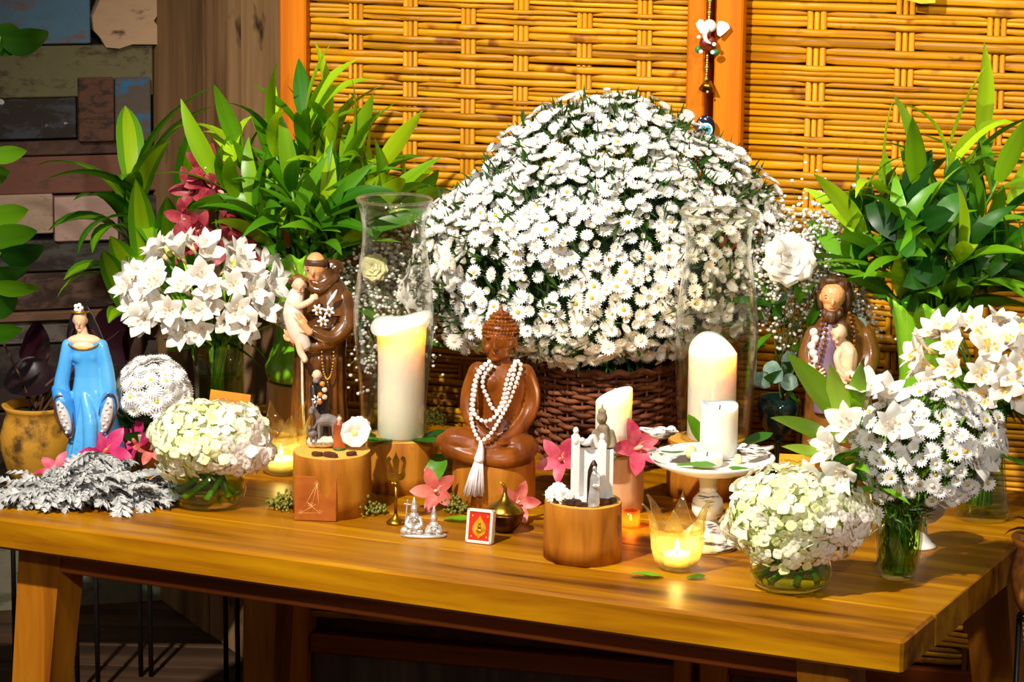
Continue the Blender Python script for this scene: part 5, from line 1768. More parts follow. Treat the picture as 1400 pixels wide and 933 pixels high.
fG, g, R = gyps(530, 582, TZ, 528, 425, 66, 100, 45, 1500, "airy white baby's breath with cream roses behind the left hurricane", 61, (530, 520), 24)
rose(fG, g.q(513, 360, -46), (-.3, -1, .3), 0.036, ROSE_C, 1)
rose(fG, g.q(574, 392, -30), (.4, -1, .2), 0.062, ROSE_W, 2)
rose(fG, g.q(600, 306, 10), (-.3, -1, .3), 0.048, ROSE_W, 3)
for i in range(16):
    d = rdir(R, -0.2)
    link('leaf', R.choice(LM + LD), fG, g.q(530 + d.x * 35, 455 - d.z * 60, d.y * 20), q_to(d, R.uniform(0, 6)), R.uniform(0.45, 0.7))
vs = g.s
vessel('glass_vase', "plain glass vase of baby's breath hidden behind the left hurricane", g.loc + Vector((0, 0, .0006)), [(22 * vs, 0), (26 * vs, 6 * vs), (26 * vs, 60 * vs), (24 * vs, 70 * vs)], 0.002, GLASS_G, 40 * vs)
hl = simple('variegated_leaf', '4a6a48', '8aa080', 0.45, 40, trans=0.15)
o = link('leaf', me('leaf', leaf(0.055, 0.032, 1.2, 2.4, 7, 0.15, 'oval', cols=4, wave=0.1), hl), fG, g.q(606, 460, -30), q_to((0.2, -1, -0.2)))

g = Fig(1062, 652)
s = g.s
DKGL, _t, _b = nt('dark_glass')
MATS['dark_glass'] = DKGL
_b.inputs['Base Color'].default_value = (0.006, 0.02, 0.016, 1); _b.inputs['Roughness'].default_value = 0.05; _b.inputs['Coat Weight'].default_value = 0.4
gob = thing('dark_goblet', "dark green glass goblet holding baby's breath right of the hurricane", 'goblet', g.loc + Vector((0, 0, .0006)))
ob('foot', lathe([(22 * s, 0), (21 * s, 2 * s), (6 * s, 5 * s)], 32), DKGL, gob)
ob('stem', lathe([(6 * s, 5 * s), (3.5 * s, 16 * s), (3.5 * s, 44 * s), (6 * s, 52 * s)], 20), DKGL, gob)
ob('bowl', lathe([(4 * s, 50 * s), (16 * s, 60 * s), (26 * s, 78 * s), (30 * s, 98 * s), (28 * s, 112 * s), (26 * s, 110 * s), (26 * s, 90 * s), (3 * s, 64 * s)], 40), DKGL, gob)
fH, g2, R = gyps(1062, 652, TZ, 1104, 405, 76, 96, 42, 2400, "airy white baby's breath with a white carnation in the dark goblet", 62, (1064, 545), 30, 26)
rose(fH, g2.q(1067, 350, -45), (0, -1, .25), 0.062, ROSE_W, 5, 0.28, 'carnation')
EUC = simple('eucalyptus_leaf', '4a6a60', '8aa898', 0.6, 40, rnd=(0.8, 1.15))
el_ = me('eucalyptus_leaf', leaf(0.028, 0.026, 0.9, 1.4, 5, 0.1, 'oval', cols=2), EUC)
for k, (x, y) in enumerate(((1046, 500), (1060, 512), (1040, 520), (1052, 488), (1030, 505), (1072, 498), (1158, 430), (1162, 450))):
    link('eucalyptus_leaf', el_, fH, g2.q(x, y, -32), q_to((R.uniform(-.6, .6), -1, R.uniform(-.4, .4)), R.uniform(0, 6)), 1.0)
for i in range(34):
    d = rdir(R, -0.6)
    link('leaf', R.choice(LM + LD), fH, g2.q(1075 + d.x * 40, 470 - d.z * 75, d.y * 26 + 4), q_to(d, R.uniform(0, 6)), R.uniform(0.4, 0.7))


# ------------------------------------------------------------------ orchids
def orchid_set(key, c1, c2, lipc1, lipc2):
    t = simple('orchid_' + key, c1, c2, 0.45, 40, trans=0.25, rnd=(0.85, 1.12), stretch=(1, 1, 1))
    l = simple('orchid_lip_' + key, lipc1, lipc2, 0.4, 90, trans=0.15)
    return (me('petal', leaf(0.043, 0.020, 0.65, 1.55, 9, 0.22, 'petal', 0.15, cols=4, wave=0.08), t),
            me('lip', join(leaf(0.022, 0.017, 0.35, 1.9, 6, 0.7, 'obov', cols=4), ell((0, 0, 0.008), (0.003, 0.003, 0.009), (0, 0.4, 0))), l),
            me('flower', lathe([(0.001, -0.016), (0.0025, -0.004), (0.004, 0.002), (0.001, 0.006)], 8), t))


ORC_M = orchid_set('magenta', 'b01858', 'd83a78', 'e87850', 'f4b070')
ORC_S = orchid_set('salmon', 'c84a48', 'e88a78', 'f0a888', 'fbe4d0')
ORC_B = orchid_set('burgundy', '8c1c2c', 'c44c58', 'd08070', 'f0d0b0')
ORC_P = orchid_set('pink', 'c83458', 'e87888', 'f0a080', 'f8d0a8')


def orchid(parent, kit, p, d, sc=1.0, roll=0.0, label=None):
    o = link('flower' if parent else 'orchid_flower', kit[2], parent, p, q_to(d, roll), sc)
    if label: tag(o, label, 'flower')
    for k in range(5):
        link('petal', kit[0], o, (0, 0, 0), (0, 0, k * 1.2566 + 0.3))
    link('lip', kit[1], o, (0, 0, 0.001), (0, 0, -0.33))
    return o


g = Fig(318, 578)
spray = thing('orchid_spray', 'tall spray of burgundy orchids behind the left alstroemeria', 'flower', g.loc + Vector((0, 0, .012)))
dz_ = Vector((0, 0, .012))
R = random.Random(5)
sp = [g.q(318, 575), g.q(312, 450), g.q(302, 340), g.q(294, 270), g.q(292, 225)]
ob('stem', tube([Vector(p) - dz_ for p in sp], 0.0026, 6), STEM_GREEN, spray)
for (x, y, dx) in ((287, 232, 0), (270, 262, -.6), (303, 262, .5), (288, 250, 0), (322, 290, .7), (263, 300, -.7), (330, 315, .6), (278, 318, -.3), (345, 335, .5), (312, 336, 0), (262, 335, -.5)):
    orchid(spray, ORC_B, Vector(g.q(x, y, -16 + R.uniform(-8, 8))) - dz_, (dx, -1, R.uniform(-.1, .4)), 1.0, R.uniform(0, 6))
vs = g.s
vessel('glass_vase', 'slim glass vase of the burgundy orchid spray at the back left', g.loc + Vector((0, 0, .0006)), [(14 * vs, 0), (17 * vs, 4 * vs), (16 * vs, 60 * vs), (15 * vs, 110 * vs)], 0.002, GLASS_G, 70 * vs)


def table_at(px, py, dz=0.0): return on_z(px, py, TZ) + Vector((0, 0, dz))


orchid(None, ORC_M, table_at(145, 655, 0.036), (0.05, -0.75, 0.6), 1.12, 0.6, 'magenta orchid bloom with coral lip before the blue-gowned lady')
orchid(None, ORC_M, table_at(190, 645, 0.040), (-0.5, -0.6, 0.5), 1.05, 1.2, 'magenta orchid bloom on edge beside the blue gown hem')
orchid(None, ORC_S, table_at(206, 648, 0.036), (0.1, -0.9, 0.3), 0.7, 0.2, 'small salmon orchid bloom against the left hydrangea')
orchid(None, ORC_P, table_at(78, 668, 0.022), (-0.3, -0.4, 0.9), 0.85, 0.0, 'pink orchid bloom lying at the far left on the silver leaves')
orchid(None, ORC_S, table_at(597, 695, 0.024), (-0.2, -1, 0.3), 0.95, 0.4, 'salmon orchid bloom behind the silver twin figurine')
orchid(None, ORC_S, table_at(706, 712, 0.024), (0.2, -1, 0.4), 0.85, 0.9, 'dusky pink orchid bloom behind the brass incense pot')
orchid(None, ORC_P, table_at(768, 692, 0.066), (-0.4, -0.9, 0.3), 0.95, 0.8, 'pink orchid bloom left of the white arch on the front stump')
orchid(None, ORC_P, SC_top + Vector((0.026, -0.030, 0.014)), (0.25, -0.9, 0.4), 1.15, 0.35, 'large pink orchid with orange lip at the foot of the lit candle')

# ------------------------------------------------------------------ silver foliage at the left front
SILV = simple('silver_leaf', '8a8a88', 'c8c8c6', 0.75, 60, rnd=(0.8, 1.1), bmp=0.2)


def lobed(L, W):
    V = [(0, 0, 0)]; F = []
    parts = []
    def blade(ax, ay, ang, l, w):
        c, s_ = math.cos(ang), math.sin(ang)
        P = [(0, -w * .35), (l * .55, -w * .5), (l, -w * .32), (l * .86, -w * .1), (l * 1.1, 0), (l * .86, w * .12), (l, w * .34), (l * .55, w * .5), (0, w * .35)]
        vv = [(ax + c * x - s_ * y, ay + s_ * x + c * y, 0.0) for x, y in P]
        return vv, [(0, 1, 2, 3), (0, 3, 5, 8), (3, 4, 5), (8, 5, 6, 7)]
    parts.append(blade(0, 0, 0, L, W * .16))
    for k in range(4):
        x = L * (0.22 + 0.2 * k); l = W * .5 * (0.8 + 0.25 * math.sin(PI * k / 3))
        parts.append(blade(x, 0, 0.75, l, W * .2)); parts.append(blade(x, 0, -0.75, l, W * .2))
    V, F = join(*parts)
    V = [(x, y, 0.25 * L * math.sin(x / L * 1.4) + 0.004 * math.sin(y * 300) - 0.3 * x * x / L) for x, y, z in V]
    return V, F


dm = [me('leaf', lobed(L, W), SILV) for L, W in ((0.048, 0.036), (0.056, 0.04), (0.04, 0.03))]
dust = thing('dusty_miller', 'heap of silver-grey lobed dusty miller leaves along the left front of the table', 'foliage', table_at(125, 690, 0.0006))
R = random.Random(8)
o0 = Vector(dust.location)
for i in range(230):
    t = R.random()
    px = 30 + t * 180; py = R.uniform(668, 694) - 10 * (1 - t) * 0
    hmax = 0.018 + 0.046 * max(0, math.sin(min(1, max(0, (t - 0.25) / 0.7)) * PI)) + 0.008 * math.sin(min(1, t / .45) * PI)
    z = R.uniform(0.15, 1) * hmax * (1 - 0.55 * abs(py - 676) / 20)
    p = on_z(px, py, TZ) + Vector((0, 0, max(0.009, z))) - o0
    a = R.choice((R.gauss(PI * 1.15, 0.5), R.gauss(-0.5, 0.6), R.gauss(-PI / 2, 0.7)))
    tilt = R.uniform(-0.25, 0.25)
    link('leaf', R.choice(dm), dust, p, (R.uniform(-.4, .4) - 0.5 * max(0, -math.sin(a)) * 0, tilt, a), R.uniform(0.75, 1.1))
for (x, y, a) in ((28, 684, 3.3), (40, 690, 3.6), (20, 680, 3.0)):
    link('leaf', dm[1], dust, on_z(x, y, TZ) + Vector((0, 0, 0.006)) - o0, (0, 0.1, a), 0.95)
for k in range(8):
    a = on_z(60 + k * 18, 680, TZ) - o0
    ob('stem', tube([a + Vector((0, 0, .004)), a + Vector((0.02, 0.004, 0.012)), a + Vector((0.05, 0, 0.014))], 0.0016, 5), SILV, dust)

# ------------------------------------------------------------------ loose greenery
loose_leaf('heart-shaped green leaf hanging off the stump left of the Buddha', table_at(600, 672, 0.055), -1.8, 0.05, 0.034, LEAF_MID, 0, 1.9, 2.9)
loose_leaf('bright leaf lying behind the silver twin figurine', table_at(606, 712, 0.003), -0.35, 0.042, 0.022, LEAF_BRIGHT)
loose_leaf('green leaf lying left of the front lotus glass', table_at(905, 790, 0.003), PI + 0.15, 0.046, 0.024, LEAF_MID)
loose_leaf('small green leaf under the right of the front lotus glass', table_at(938, 793, 0.0025), 0.15, 0.026, 0.016, LEAF_MID)
for k, (x, a) in enumerate(((505, 2.9), (520, 3.6), (585, 0.3), (570, -0.6), (530, -2.2))):
    loose_leaf(('glossy leaf at the far left foot of the left hurricane', 'leaf drooping at the front left foot of the left hurricane', 'leaf at the right foot of the left hurricane', 'leaf drooping at the front right foot of the left hurricane',
                'leaf flat in front of the candle in the left hurricane')[k], SH_top + Vector(((x - 548) * 0.00103 * 0.8, -0.032 if k in (1, 3, 4) else -0.01, 0.002)), a, 0.045, 0.026, LEAF_MID if k % 2 else LEAF_DARK)


def sprig(label, px, py, L, rz, seed, z=0.0):
    R = random.Random(seed)
    t = thing('herb_sprig', label, 'sprig', table_at(px, py, 0.0015 + z), rz, 'sprigs of small seeded green herb')
    ob('stem', tube([(0, 0, 0.002), (L * .5, 0.002, 0.008), (L, 0, 0.012)], 0.001, 5), simple('twig_olive', '4a4a14', '6a6420', 0.7, 60), t)
    V = []; F = []
    b = ell((0, 0, 0), 1, nu=6, nv=4)
    bv = np.array(b[0])
    for i in range(150):
        x = R.random() * L; w = 0.014 * math.sin(min(1, x / L + .15) * PI) + 0.004
        c = np.array([x + R.gauss(0, .003), R.gauss(0, w * .6), abs(R.gauss(0.006, w * .55))])
        r = R.uniform(0.0013, 0.0026)
        o = len(V); V.extend(map(tuple, bv * np.array([r, r, r * 1.3]) + c)); F.extend(tuple(q + o for q in f) for f in b[1])
    o = ob('seed_buds', (V, F), simple('herb_olive', '5a5a10', '8a8a2c', 0.6, 200), t); o['kind'] = 'stuff'


sprig('olive-green herb sprig left of the copper plate', 402, 697, 0.036, PI - 0.3, 1)
sprig('olive-green herb sprig between copper plate and brass trident', 464, 706, 0.066, 0.25, 2)
sprig('olive-green herb sprig between the orchid and the Buddha stump', 612, 702, 0.03, 0.5, 3)
sprig('olive herb sprig spilling over the hurricane stump towards the Buddha', 585, 652, 0.03, 0.9, 4, 0.075)


# ------------------------------------------------------------------ small devotional things on the stumps and table
SILVER = simple('silver_metal', 'b8b4ae', 'e8e4de', 0.35, 90, metal=0.6, rnd=None, bmp=0.15)
BRASS = simple('brass_metal', '8a6418', 'c89a34', 0.3, 60, metal=1.0, rnd=None, bmp=0.1)
STONE = simple('stone_grey', '6a5c48', '9a8a6c', 0.75, 90, rnd=None, bmp=0.3)
GREYF = simple('donkey_grey', '5a504c', '867a74', 0.6, 60, rnd=None, bmp=0.2)


def text_obj(name, txt, size, mat, parent, loc, rot, ext=0.0002):
    cu = bpy.data.curves.new(name, 'FONT'); cu.body = txt; cu.size = size; cu.align_x = 'CENTER'; cu.align_y = 'CENTER'; cu.extrude = ext
    o = bpy.data.objects.new('tmp', cu); COL.objects.link(o)
    dg = bpy.context.evaluated_depsgraph_get()
    m = bpy.data.meshes.new_from_object(o.evaluated_get(dg))
    bpy.data.objects.remove(o, do_unlink=True)
    m.materials.clear(); m.materials.append(mat); m.name = name
    return link(name, m, parent, loc, rot)


# friar with donkey group on the left stump
g = Fig(441, 620, SA_top.z)
don = thing('donkey_figurine', 'tiny friar with grey donkey and lamb on a lettered stone base', 'figurine', on_z(441, 612, SA_top.z) + Vector((0, 0, .0006)))
g = Fig(441, 612, SA_top.z)
base = fuse('stone_base', [E(g, 440, 605, 0, 20, 11, 8), E(g, 428, 605, -2, 9, 9, 8), E(g, 452, 604, -1, 8, 10, 7)], simple('base_cream', 'b8a890', 'dccfb8', 0.7, 50, rnd=None), don, 0.0007, 2)
text_obj('lettering', 'FRANCISCO', 5.2 * g.s, INK, base, g.q(441, 605, -11.6), (PI / 2 - 0.15, 0, 0))
fuse('donkey', [CH(g, ((437, 576, -2), (448, 575, 0), (458, 578, 0)), (8, 9, 8)), CH(g, ((437, 576, -2), (432, 566, -6), (428, 558, -10)), (6, 5, 4.2)), E(g, 426, 560, -14, 4, 6, 3.6, (0.6, 0, 0)),
                CH(g, ((429, 555, -7), (428, 548, -5)), (1.6, 0.8)), CH(g, ((433, 555, -7), (434, 548, -5)), (1.6, 0.8))] +
     [CH(g, ((x, 580, d), (x + 0.5, 592, d), (x, 604, d)), (3.4, 2.4, 2.2)) for x, d in ((436, -6), (439, 3), (456, -5), (460, 3))], GREYF, don, 0.0006, 1)
fuse('lamb', [E(g, 428, 592, -9, 7, 5, 5), E(g, 424, 584, -11, 3.4, 4, 4), CH(g, ((430, 584, -9), (434, 578, -9)), (2.5, 1.2)), C(g, (426, 596, -10), (426, 602, -10), 1.6), C(g, (432, 596, -10), (432, 602, -10), 1.6)], GREYF, don, 0.0006, 1)
rb = fuse('friar_robe', [loft(g, [(600, 439, 11, 8, 9), (560, 438, 11, 8, 9), (540, 438, 12, 8, 9), (526, 436, 11, 7, 9), (521, 435, 6, 5, 9)]), CH(g, ((428, 531, 4), (430, 545, -1), (440, 548, -2)), (4.5, 4.5, 3))], simple('robe_dark', '1a120c', '30241a', 0.35, 40, rnd=None), don, 0.0007, 2)
hd = fuse('friar_head', head_parts(g, 433, 516, 6, 6.5, 8.5, -1), SKIN_LT, don, 0.0006, 1)
ob('beard', E(g, 432, 522, 1, 4.5, 3, 4), GREYF, hd)
for k, (x, y) in enumerate(((441, 525, ), (444, 533), (438, 540), (444, 543), (437, 550))):
    ob('fruit', E(g, x, y, -4, 3.8, 3.5, 3.8), (simple('fruit_orange', 'c86418', 'e08a30', 0.4, 40, rnd=None), SKIN_LT)[k % 2], don)
for k in range(6):
    a = k * 1.05
    ob('small_petal', E(g, 433 + 4.2 * math.cos(a), 546 - 4.2 * math.sin(a), -5, 2.6, 1.2, 1.4, (0, -a, 0)), WHITE_P, don)
g = Fig(464, 615, SA_top.z)
sm = thing('saint_figurine', 'thumb-sized saint in an orange-brown robe beside the donkey group', 'figurine', g.loc + Vector((0, 0, .0006)))
fuse('robe', [loft(g, [(615, 464, 9, 7), (600, 464, 8, 6.5), (588, 464, 8, 6), (581, 464, 7, 5), (577, 464, 4, 3)])], simple('robe_rust', '8a3a10', 'b8602a', 0.4, 40, rnd=None), sm, 0.0006, 1)
hd = fuse('head', head_parts(g, 464, 574, -1, 3.4, 4.6), SKIN_LT, sm, 0.0004, 1)
ob('hair', E(g, 464, 572, 1.2, 4, 3.4, 5), HAIR_BR, sm)
ob('base', lathe([(8.5 * g.s, -0.0004), (9 * g.s, 1.5 * g.s), (8 * g.s, 3 * g.s)], 24), simple('base_green', '2c4a14', '4a6a20', 0.6, 40, rnd=None), sm)
fw = thing('white_blossom', 'open white blossom with a green heart lying on the left stump', 'flower', SA_top + Vector((0.030, 0.010, 0.022)))
fw.rotation_euler = q_to((0.15, -1, 0.3))
pm = me('petal', leaf(0.024, 0.026, 0.7, 1.4, 5, -0.2, 'obov', cols=4, wave=0.06), ROSE_W)
for k in range(5): link('petal', pm, fw, (0, 0, 0), (0, 0, k * 1.257))
ob('heart', ell((0, 0, 0.003), (0.006, 0.006, 0.006)), MATS['bud_pale'], fw)
fw2 = thing('white_rose', 'half-hidden white rose behind the left stump blossom', 'flower', SA_top + Vector((0.034, 0.036, 0.022)))
rose(fw2, (0, 0, 0), (0.2, -1, 0.4), 0.03, ROSE_W, 9)


def chips(label0, top, spots, seed):
    R = random.Random(seed)
    for k, (dx, dy, w, nm) in enumerate(spots):
        poly = [(w * (0.5 + R.uniform(-.15, .15)) * math.cos(a), w * 0.55 * (0.5 + R.uniform(-.15, .15)) * math.sin(a)) for a in np.linspace(0, 2 * PI, 9)[:-1]]
        V, F = prism(poly, 0, w * 0.25)
        V = [(x, z, y) for x, y, z in V]
        o = ob('bark_chip', (V, F), BARK, None, False, top + Vector((dx, dy, 0.001)), (R.uniform(-.12, .12), R.uniform(-.12, .12), R.uniform(-.5, .5)))
        tag(o, nm, 'bark', 'dark bark chips')


chips('', SA_top, [(-0.018, -0.036, 0.018, 'dark bark chip at the left front of the donkey stump'), (0.0, -0.041, 0.02, 'dark bark chip in front of the lettered donkey base'), (0.028, -0.03, 0.016, 'dark bark chip right of the orange-robed figurine')], 3)
chips('', SM_top, [(-0.030, -0.022, 0.02, 'dark bark chip at the left of the white arch'), (-0.016, -0.032, 0.026, 'dark bark chip before the left column of the white arch'), (0.018, -0.030, 0.024, 'dark bark chip right of the silver saint'),
                   (0.034, -0.022, 0.022, 'dark bark chip at the right edge of the front stump'), (-0.004, -0.040, 0.018, 'dark bark chip at the front rim of the arch stump')], 4)

# copper plate leaning on the left stump
COPPER = simple('copper_plate', '9a4a10', 'c47424', 0.4, 12, metal=0.25, rnd=None, stretch=(1, 1, 1))
p0 = on_z(431, 713, TZ)
s = mpp(p0)
cp = thing('copper_plate', 'square copper plate etched with a star-cornered triangle leaning on the left stump', 'plate', p0 + Vector((0, 0, .0006)), -0.12)
cp.rotation_euler = (-0.10, 0, -0.1)
ob('plate', box((0, 0, 30.5 * s), (58 * s, 0.0022, 61 * s), 0, 0.0006), COPPER, cp, False)
ETCH = simple('etched_line', 'd89048', 'f0b878', 0.4, 40, rnd=None)


def pl(x, y): return ((x - 431) * s, -0.0014, (713 - y) * s)


for a, b in (((411, 703), (433, 662)), ((433, 662), (437, 702)), ((411, 703), (437, 702)), ((411, 703), (432, 690)), ((437, 702), (420, 688)), ((433, 662), (424, 702))):
    ob('etched_line', tube([pl(*a), pl(*b)], 0.00035, 4), ETCH, cp)
for c in ((411, 703), (433, 662), (437, 702), (425, 692)):
    for k in range(4):
        a = k * PI / 4
        ob('etched_star', tube([pl(c[0] - 5 * math.cos(a), c[1] - 5 * math.sin(a)), pl(c[0] + 5 * math.cos(a), c[1] + 5 * math.sin(a))], 0.00025, 4), ETCH, cp)

# brass trident
g = Fig(541, 716)
s = g.s
tr = thing('brass_trident', 'little brass trident on a round foot beside the silver twin figurine', 'trident', g.loc + Vector((0, 0, .0006)), 0.15)
ob('foot', lathe([(13 * s, 0), (13 * s, 2 * s), (9 * s, 5 * s), (4 * s, 9 * s), (2.4 * s, 14 * s)], 28), BRASS, tr)
ob('pole', lathe([(2.2 * s, 12 * s), (2.0 * s, 54 * s)], 12), BRASS, tr)
ob('collar', ell((0, 0, 55 * s), (4.5 * s, 4.5 * s, 3.5 * s)), BRASS, tr)
ob('collar_knob', cap_((-5 * s, 0, 56 * s), (5 * s, 0, 56 * s), 2 * s), BRASS, tr)
tri = [(-2, 58), (-10, 61), (-13, 66), (-12, 74), (-14, 84), (-12.5, 92), (-9, 94), (-6, 90), (-8, 88), (-10, 84), (-8, 75), (-7, 70), (-3, 69), (-3.5, 80), (-5, 88), (-2, 94), (0, 100), (2, 94), (5, 88), (3.5, 80), (3, 69), (7, 70), (8, 75), (10, 84), (8, 88), (6, 90), (9, 94), (12.5, 92), (14, 84), (12, 74), (13, 66), (10, 61), (2, 58)]
ob('trident_head', prism([(x * s, z * s) for x, z in tri], -1.2 * s, 1.2 * s), BRASS, tr, False)

# silver twin figurine
g = Fig(579, 734)
s = g.s
tw = thing('silver_twin_figurine', 'shiny silver figurine of two seated deities on one oval base', 'figurine', g.loc + Vector((0, 0, .0006)))
ob('base', [(x, y, z) for x, y, z in lathe([(31 * s, 0), (32 * s, 1.5 * s), (31 * s, 3 * s), (29 * s, 4 * s)], 40)[0]] and (lambda q: ([(x, y * 0.42, z) for x, y, z in q[0]], q[1]))(lathe([(31 * s, 0), (32 * s, 1.5 * s), (31 * s, 3 * s), (29 * s, 4 * s)], 40)), SILVER, tw)
for px, top in ((566, 685), (593, 697)):
    fuse('seated_figure', [E(g, px, 724, 0, 11, 8, 7), E(g, px - 7, 727, -4, 6, 5, 4), E(g, px + 7, 727, -4, 6, 5, 4), CH(g, ((px, 722, 0), (px, top + 22, 0)), (7.5, 7)), E(g, px, top + 12, -1, 5, 5, 6),
                           CH(g, ((px, top + 8, 0), (px, top + 2, 0), (px, top - 4, 0)), (4.6, 3, 0.8)), CH(g, ((px - 7, top + 24, 0), (px - 10, top + 32, -4), (px - 4, top + 36, -8)), (3, 3, 2.4)),
                           CH(g, ((px + 7, top + 24, 0), (px + 10, top + 32, -4), (px + 3, top + 37, -8)), (3, 3, 2.4))], SILVER, tw, 0.0006, 1)
    for k in range(5):
        ob('garland_bead', E(g, px - 4 + k * 2, top + 22 + 5 * math.sin(k / 4 * PI), -8, 1.5, 1.5, 1.5), SILVER, tw)
ob('staff', cap_(g.q(553, 726, 0), g.q(557, 685, 0), 1.0 * s), SILVER, tw)
ob('staff_cross', cap_(g.q(553, 690, 0), g.q(561, 691, 0), 1.0 * s), SILVER, tw)
ob('crouching_ox', E(g, 554, 726, -3, 7, 6, 6), SILVER, tw)

# red card in a clear case
p0 = on_z(654, 744, TZ)
s = mpp(p0)
cd = thing('red_amulet_case', 'small clear case framing a red panel with a golden leaf emblem', 'amulet', p0 + Vector((0, 0, .0006)), -0.35)
cd.rotation_euler = (-0.18, 0, -0.35)
CASE = simple('case_clear', 'd8c4b8', 'f0e4da', 0.15, 30, rnd=None, coat=0.6)
ob('case_back', box((0, 0.006, 23.5 * s), (38 * s, 0.010, 47 * s), 0, 0.0015), CASE, cd, True, auto=40)
for (cx_, cz_, w, h) in ((0, 45, 38, 4), (0, 2, 38, 4), (-17, 23.5, 4, 47), (17, 23.5, 4, 47)):
    ob('frame_bar', box((cx_ * s, -0.0005, cz_ * s), (w * s, 0.003, h * s), 0, 0.0006), CASE, cd, False)
ob('red_panel', box((0, 0.0004, 23.5 * s), (32 * s, 0.0012, 40 * s)), simple('panel_red', 'b81c08', 'd8300c', 0.35, 30, rnd=None), cd, False)
GOLDP = simple('gold_leaf', 'c88c10', 'f0bc30', 0.35, 120, metal=0.5, rnd=None, bmp=0.2)
lf = [(0, 39), (3, 33), (8, 27), (10, 21), (9, 15), (5, 11), (2, 9), (0, 6), (-2, 9), (-5, 11), (-9, 15), (-10, 21), (-8, 27), (-3, 33)]
ob('leaf_emblem', prism([(x * s, z * s) for x, z in lf], -0.0012, 0.0), GOLDP, cd, False)
ob('emblem_figure', join(ell((0, -0.0014, 17 * s), (4.5 * s, 0.0012, 3 * s)), ell((0, -0.0014, 22 * s), (2.4 * s, 0.0012, 3.4 * s)), ell((0, -0.0014, 27 * s), (1.5 * s, 0.001, 1.8 * s))), GOLD, cd)
for (x, z) in ((-11, 37), (11, 37), (-11, 9), (11, 9)):
    ob('gold_dot', ell((x * s, -0.0006, z * s), (1.4 * s, 0.0006, 1.4 * s)), GOLDP, cd)

# brass incense pot
g = Fig(690, 727)
s = g.s
ip = thing('incense_pot', 'round brass incense pot with a domed lid behind the red amulet case', 'incense pot', g.loc + Vector((0, 0, .0006)))
ob('bowl', lathe([(12 * s, 0), (13 * s, 2 * s), (18 * s, 6 * s), (24 * s, 16 * s), (26 * s, 24 * s), (27 * s, 26 * s), (24 * s, 27 * s)], 40), simple('brass_dark', '4a3414', '7a5a24', 0.35, 60, metal=1.0, rnd=None), ip)
ob('lid', lathe([(26 * s, 26 * s), (25 * s, 30 * s), (20 * s, 36 * s), (12 * s, 41 * s), (7 * s, 45 * s), (4 * s, 50 * s), (2.5 * s, 56 * s)], 40, wob=lambda a, i, z: 1 + (0.025 * math.cos(12 * a) if 1 < i < 4 else 0)), BRASS, ip)
ob('finial', chain([(0, 0, 54 * s), (0, 0, 60 * s), (-3 * s, 0, 66 * s), (-7 * s, 0, 68 * s)], [2.6 * s, 2.8 * s, 2 * s, 0.6 * s]), BRASS, ip)

# white arch on the front stump
g = Fig(810, 690, SM_top.z)
s = g.s
ar = thing('white_arch', 'small white painted arch of two columns with an angel on the front stump', 'ornament', on_z(810, 686, SM_top.z) + Vector((0, 0.004, .0006)))
g = Fig(810, 686, SM_top.z)
WM = simple('arch_white', 'e0dcd8', 'f4f0ee', 0.5, 20, rnd=None)


def bx_(name, x0, x1, y0, y1, d0, d1, bev=0.0008):
    a = g.q(x0, y1, d0); b = g.q(x1, y0, d1)
    return ob(name, box(((a[0] + b[0]) / 2, (a[1] + b[1]) / 2, (a[2] + b[2]) / 2), (b[0] - a[0], b[1] - a[1], b[2] - a[2]), 0, bev), WM, ar, False)


bx_('back_panel', 790, 838, 616, 686, 0, 10)
bx_('side_column', 780, 792, 598, 684, -8, 6)
bx_('front_column', 816, 828, 606, 686, -14, 0)
bx_('right_panel', 828, 838, 616, 682, -8, 10)
bx_('sill', 780, 840, 680, 686, -14, 12)
for x, y in ((786, 592), (822, 600)):
    ob('column_figure', join(E(g, x, y + 10, -4, 6, 6, 10), E(g, x, y - 2, -4, 4, 4, 5)), WM, ar)
fuse('angel', [E(g, 800, 606, -5, 8, 6, 5), E(g, 795, 602, -8, 3.5, 3.5, 4), CH(g, ((803, 606, -5), (810, 598, -5), (815, 612, -6)), (4, 4.5, 2))], WM, ar, 0.0008, 1)
g = Fig(811, 696, SM_top.z)
sv = thing('silver_saint', 'tiny tarnished silver saint standing before the white arch', 'figurine', on_z(811, 693, SM_top.z) + Vector((0, 0, .0006)))
g = Fig(811, 693, SM_top.z)
fuse('robe', [loft(g, [(693, 811, 9, 7), (688, 811, 8, 6), (670, 812, 7.5, 5.5), (655, 812, 7, 5), (648, 812, 5.5, 4.5), (644, 811, 3, 3)]), CH(g, ((818, 652, -2), (818, 664, -5), (811, 664, -7)), (2.5, 2.3, 1.8)), C(g, (816, 650, -1), (817, 688, -2), 3)], SILVER, sv, 0.0006, 1)
fuse('veil', [loft(g, [(690, 806, 4, 4, 2), (660, 807, 5, 5, 2), (645, 809, 6, 5, 2), (636, 811, 5, 4.5, 1), (630, 811, 1.5, 1.5, 1)])], simple('tarnish', '2a1c14', '5a4030', 0.4, 60, metal=0.6, rnd=None), sv, 0.0006, 1)
ob('face', E(g, 812, 641, -3.5, 3, 2.5, 4), SILVER, sv)
for k, (dx, dy, nm) in enumerate(((-0.040, -0.016, 'small pinkish-white rose at the left rim of the arch stump'), (-0.034, 0.004, 'small white rose behind the others on the arch stump'), (-0.026, -0.026, 'small blush rose in front of the white arch'))):
    t_ = thing('small_rose', nm, 'flower', SM_top + Vector((dx, dy, 0.010)))
    rose(t_, (0, 0, 0), (-0.3 + k * .2, -0.8, 0.5), 0.019, ROSE_W if k != 2 else HYD[2], 20 + k)
    for q in range(3): link('leaf', LM[0], t_, (0, 0, -0.004), q_to((math.cos(q * 2), math.sin(q * 2), .2)), 0.13)

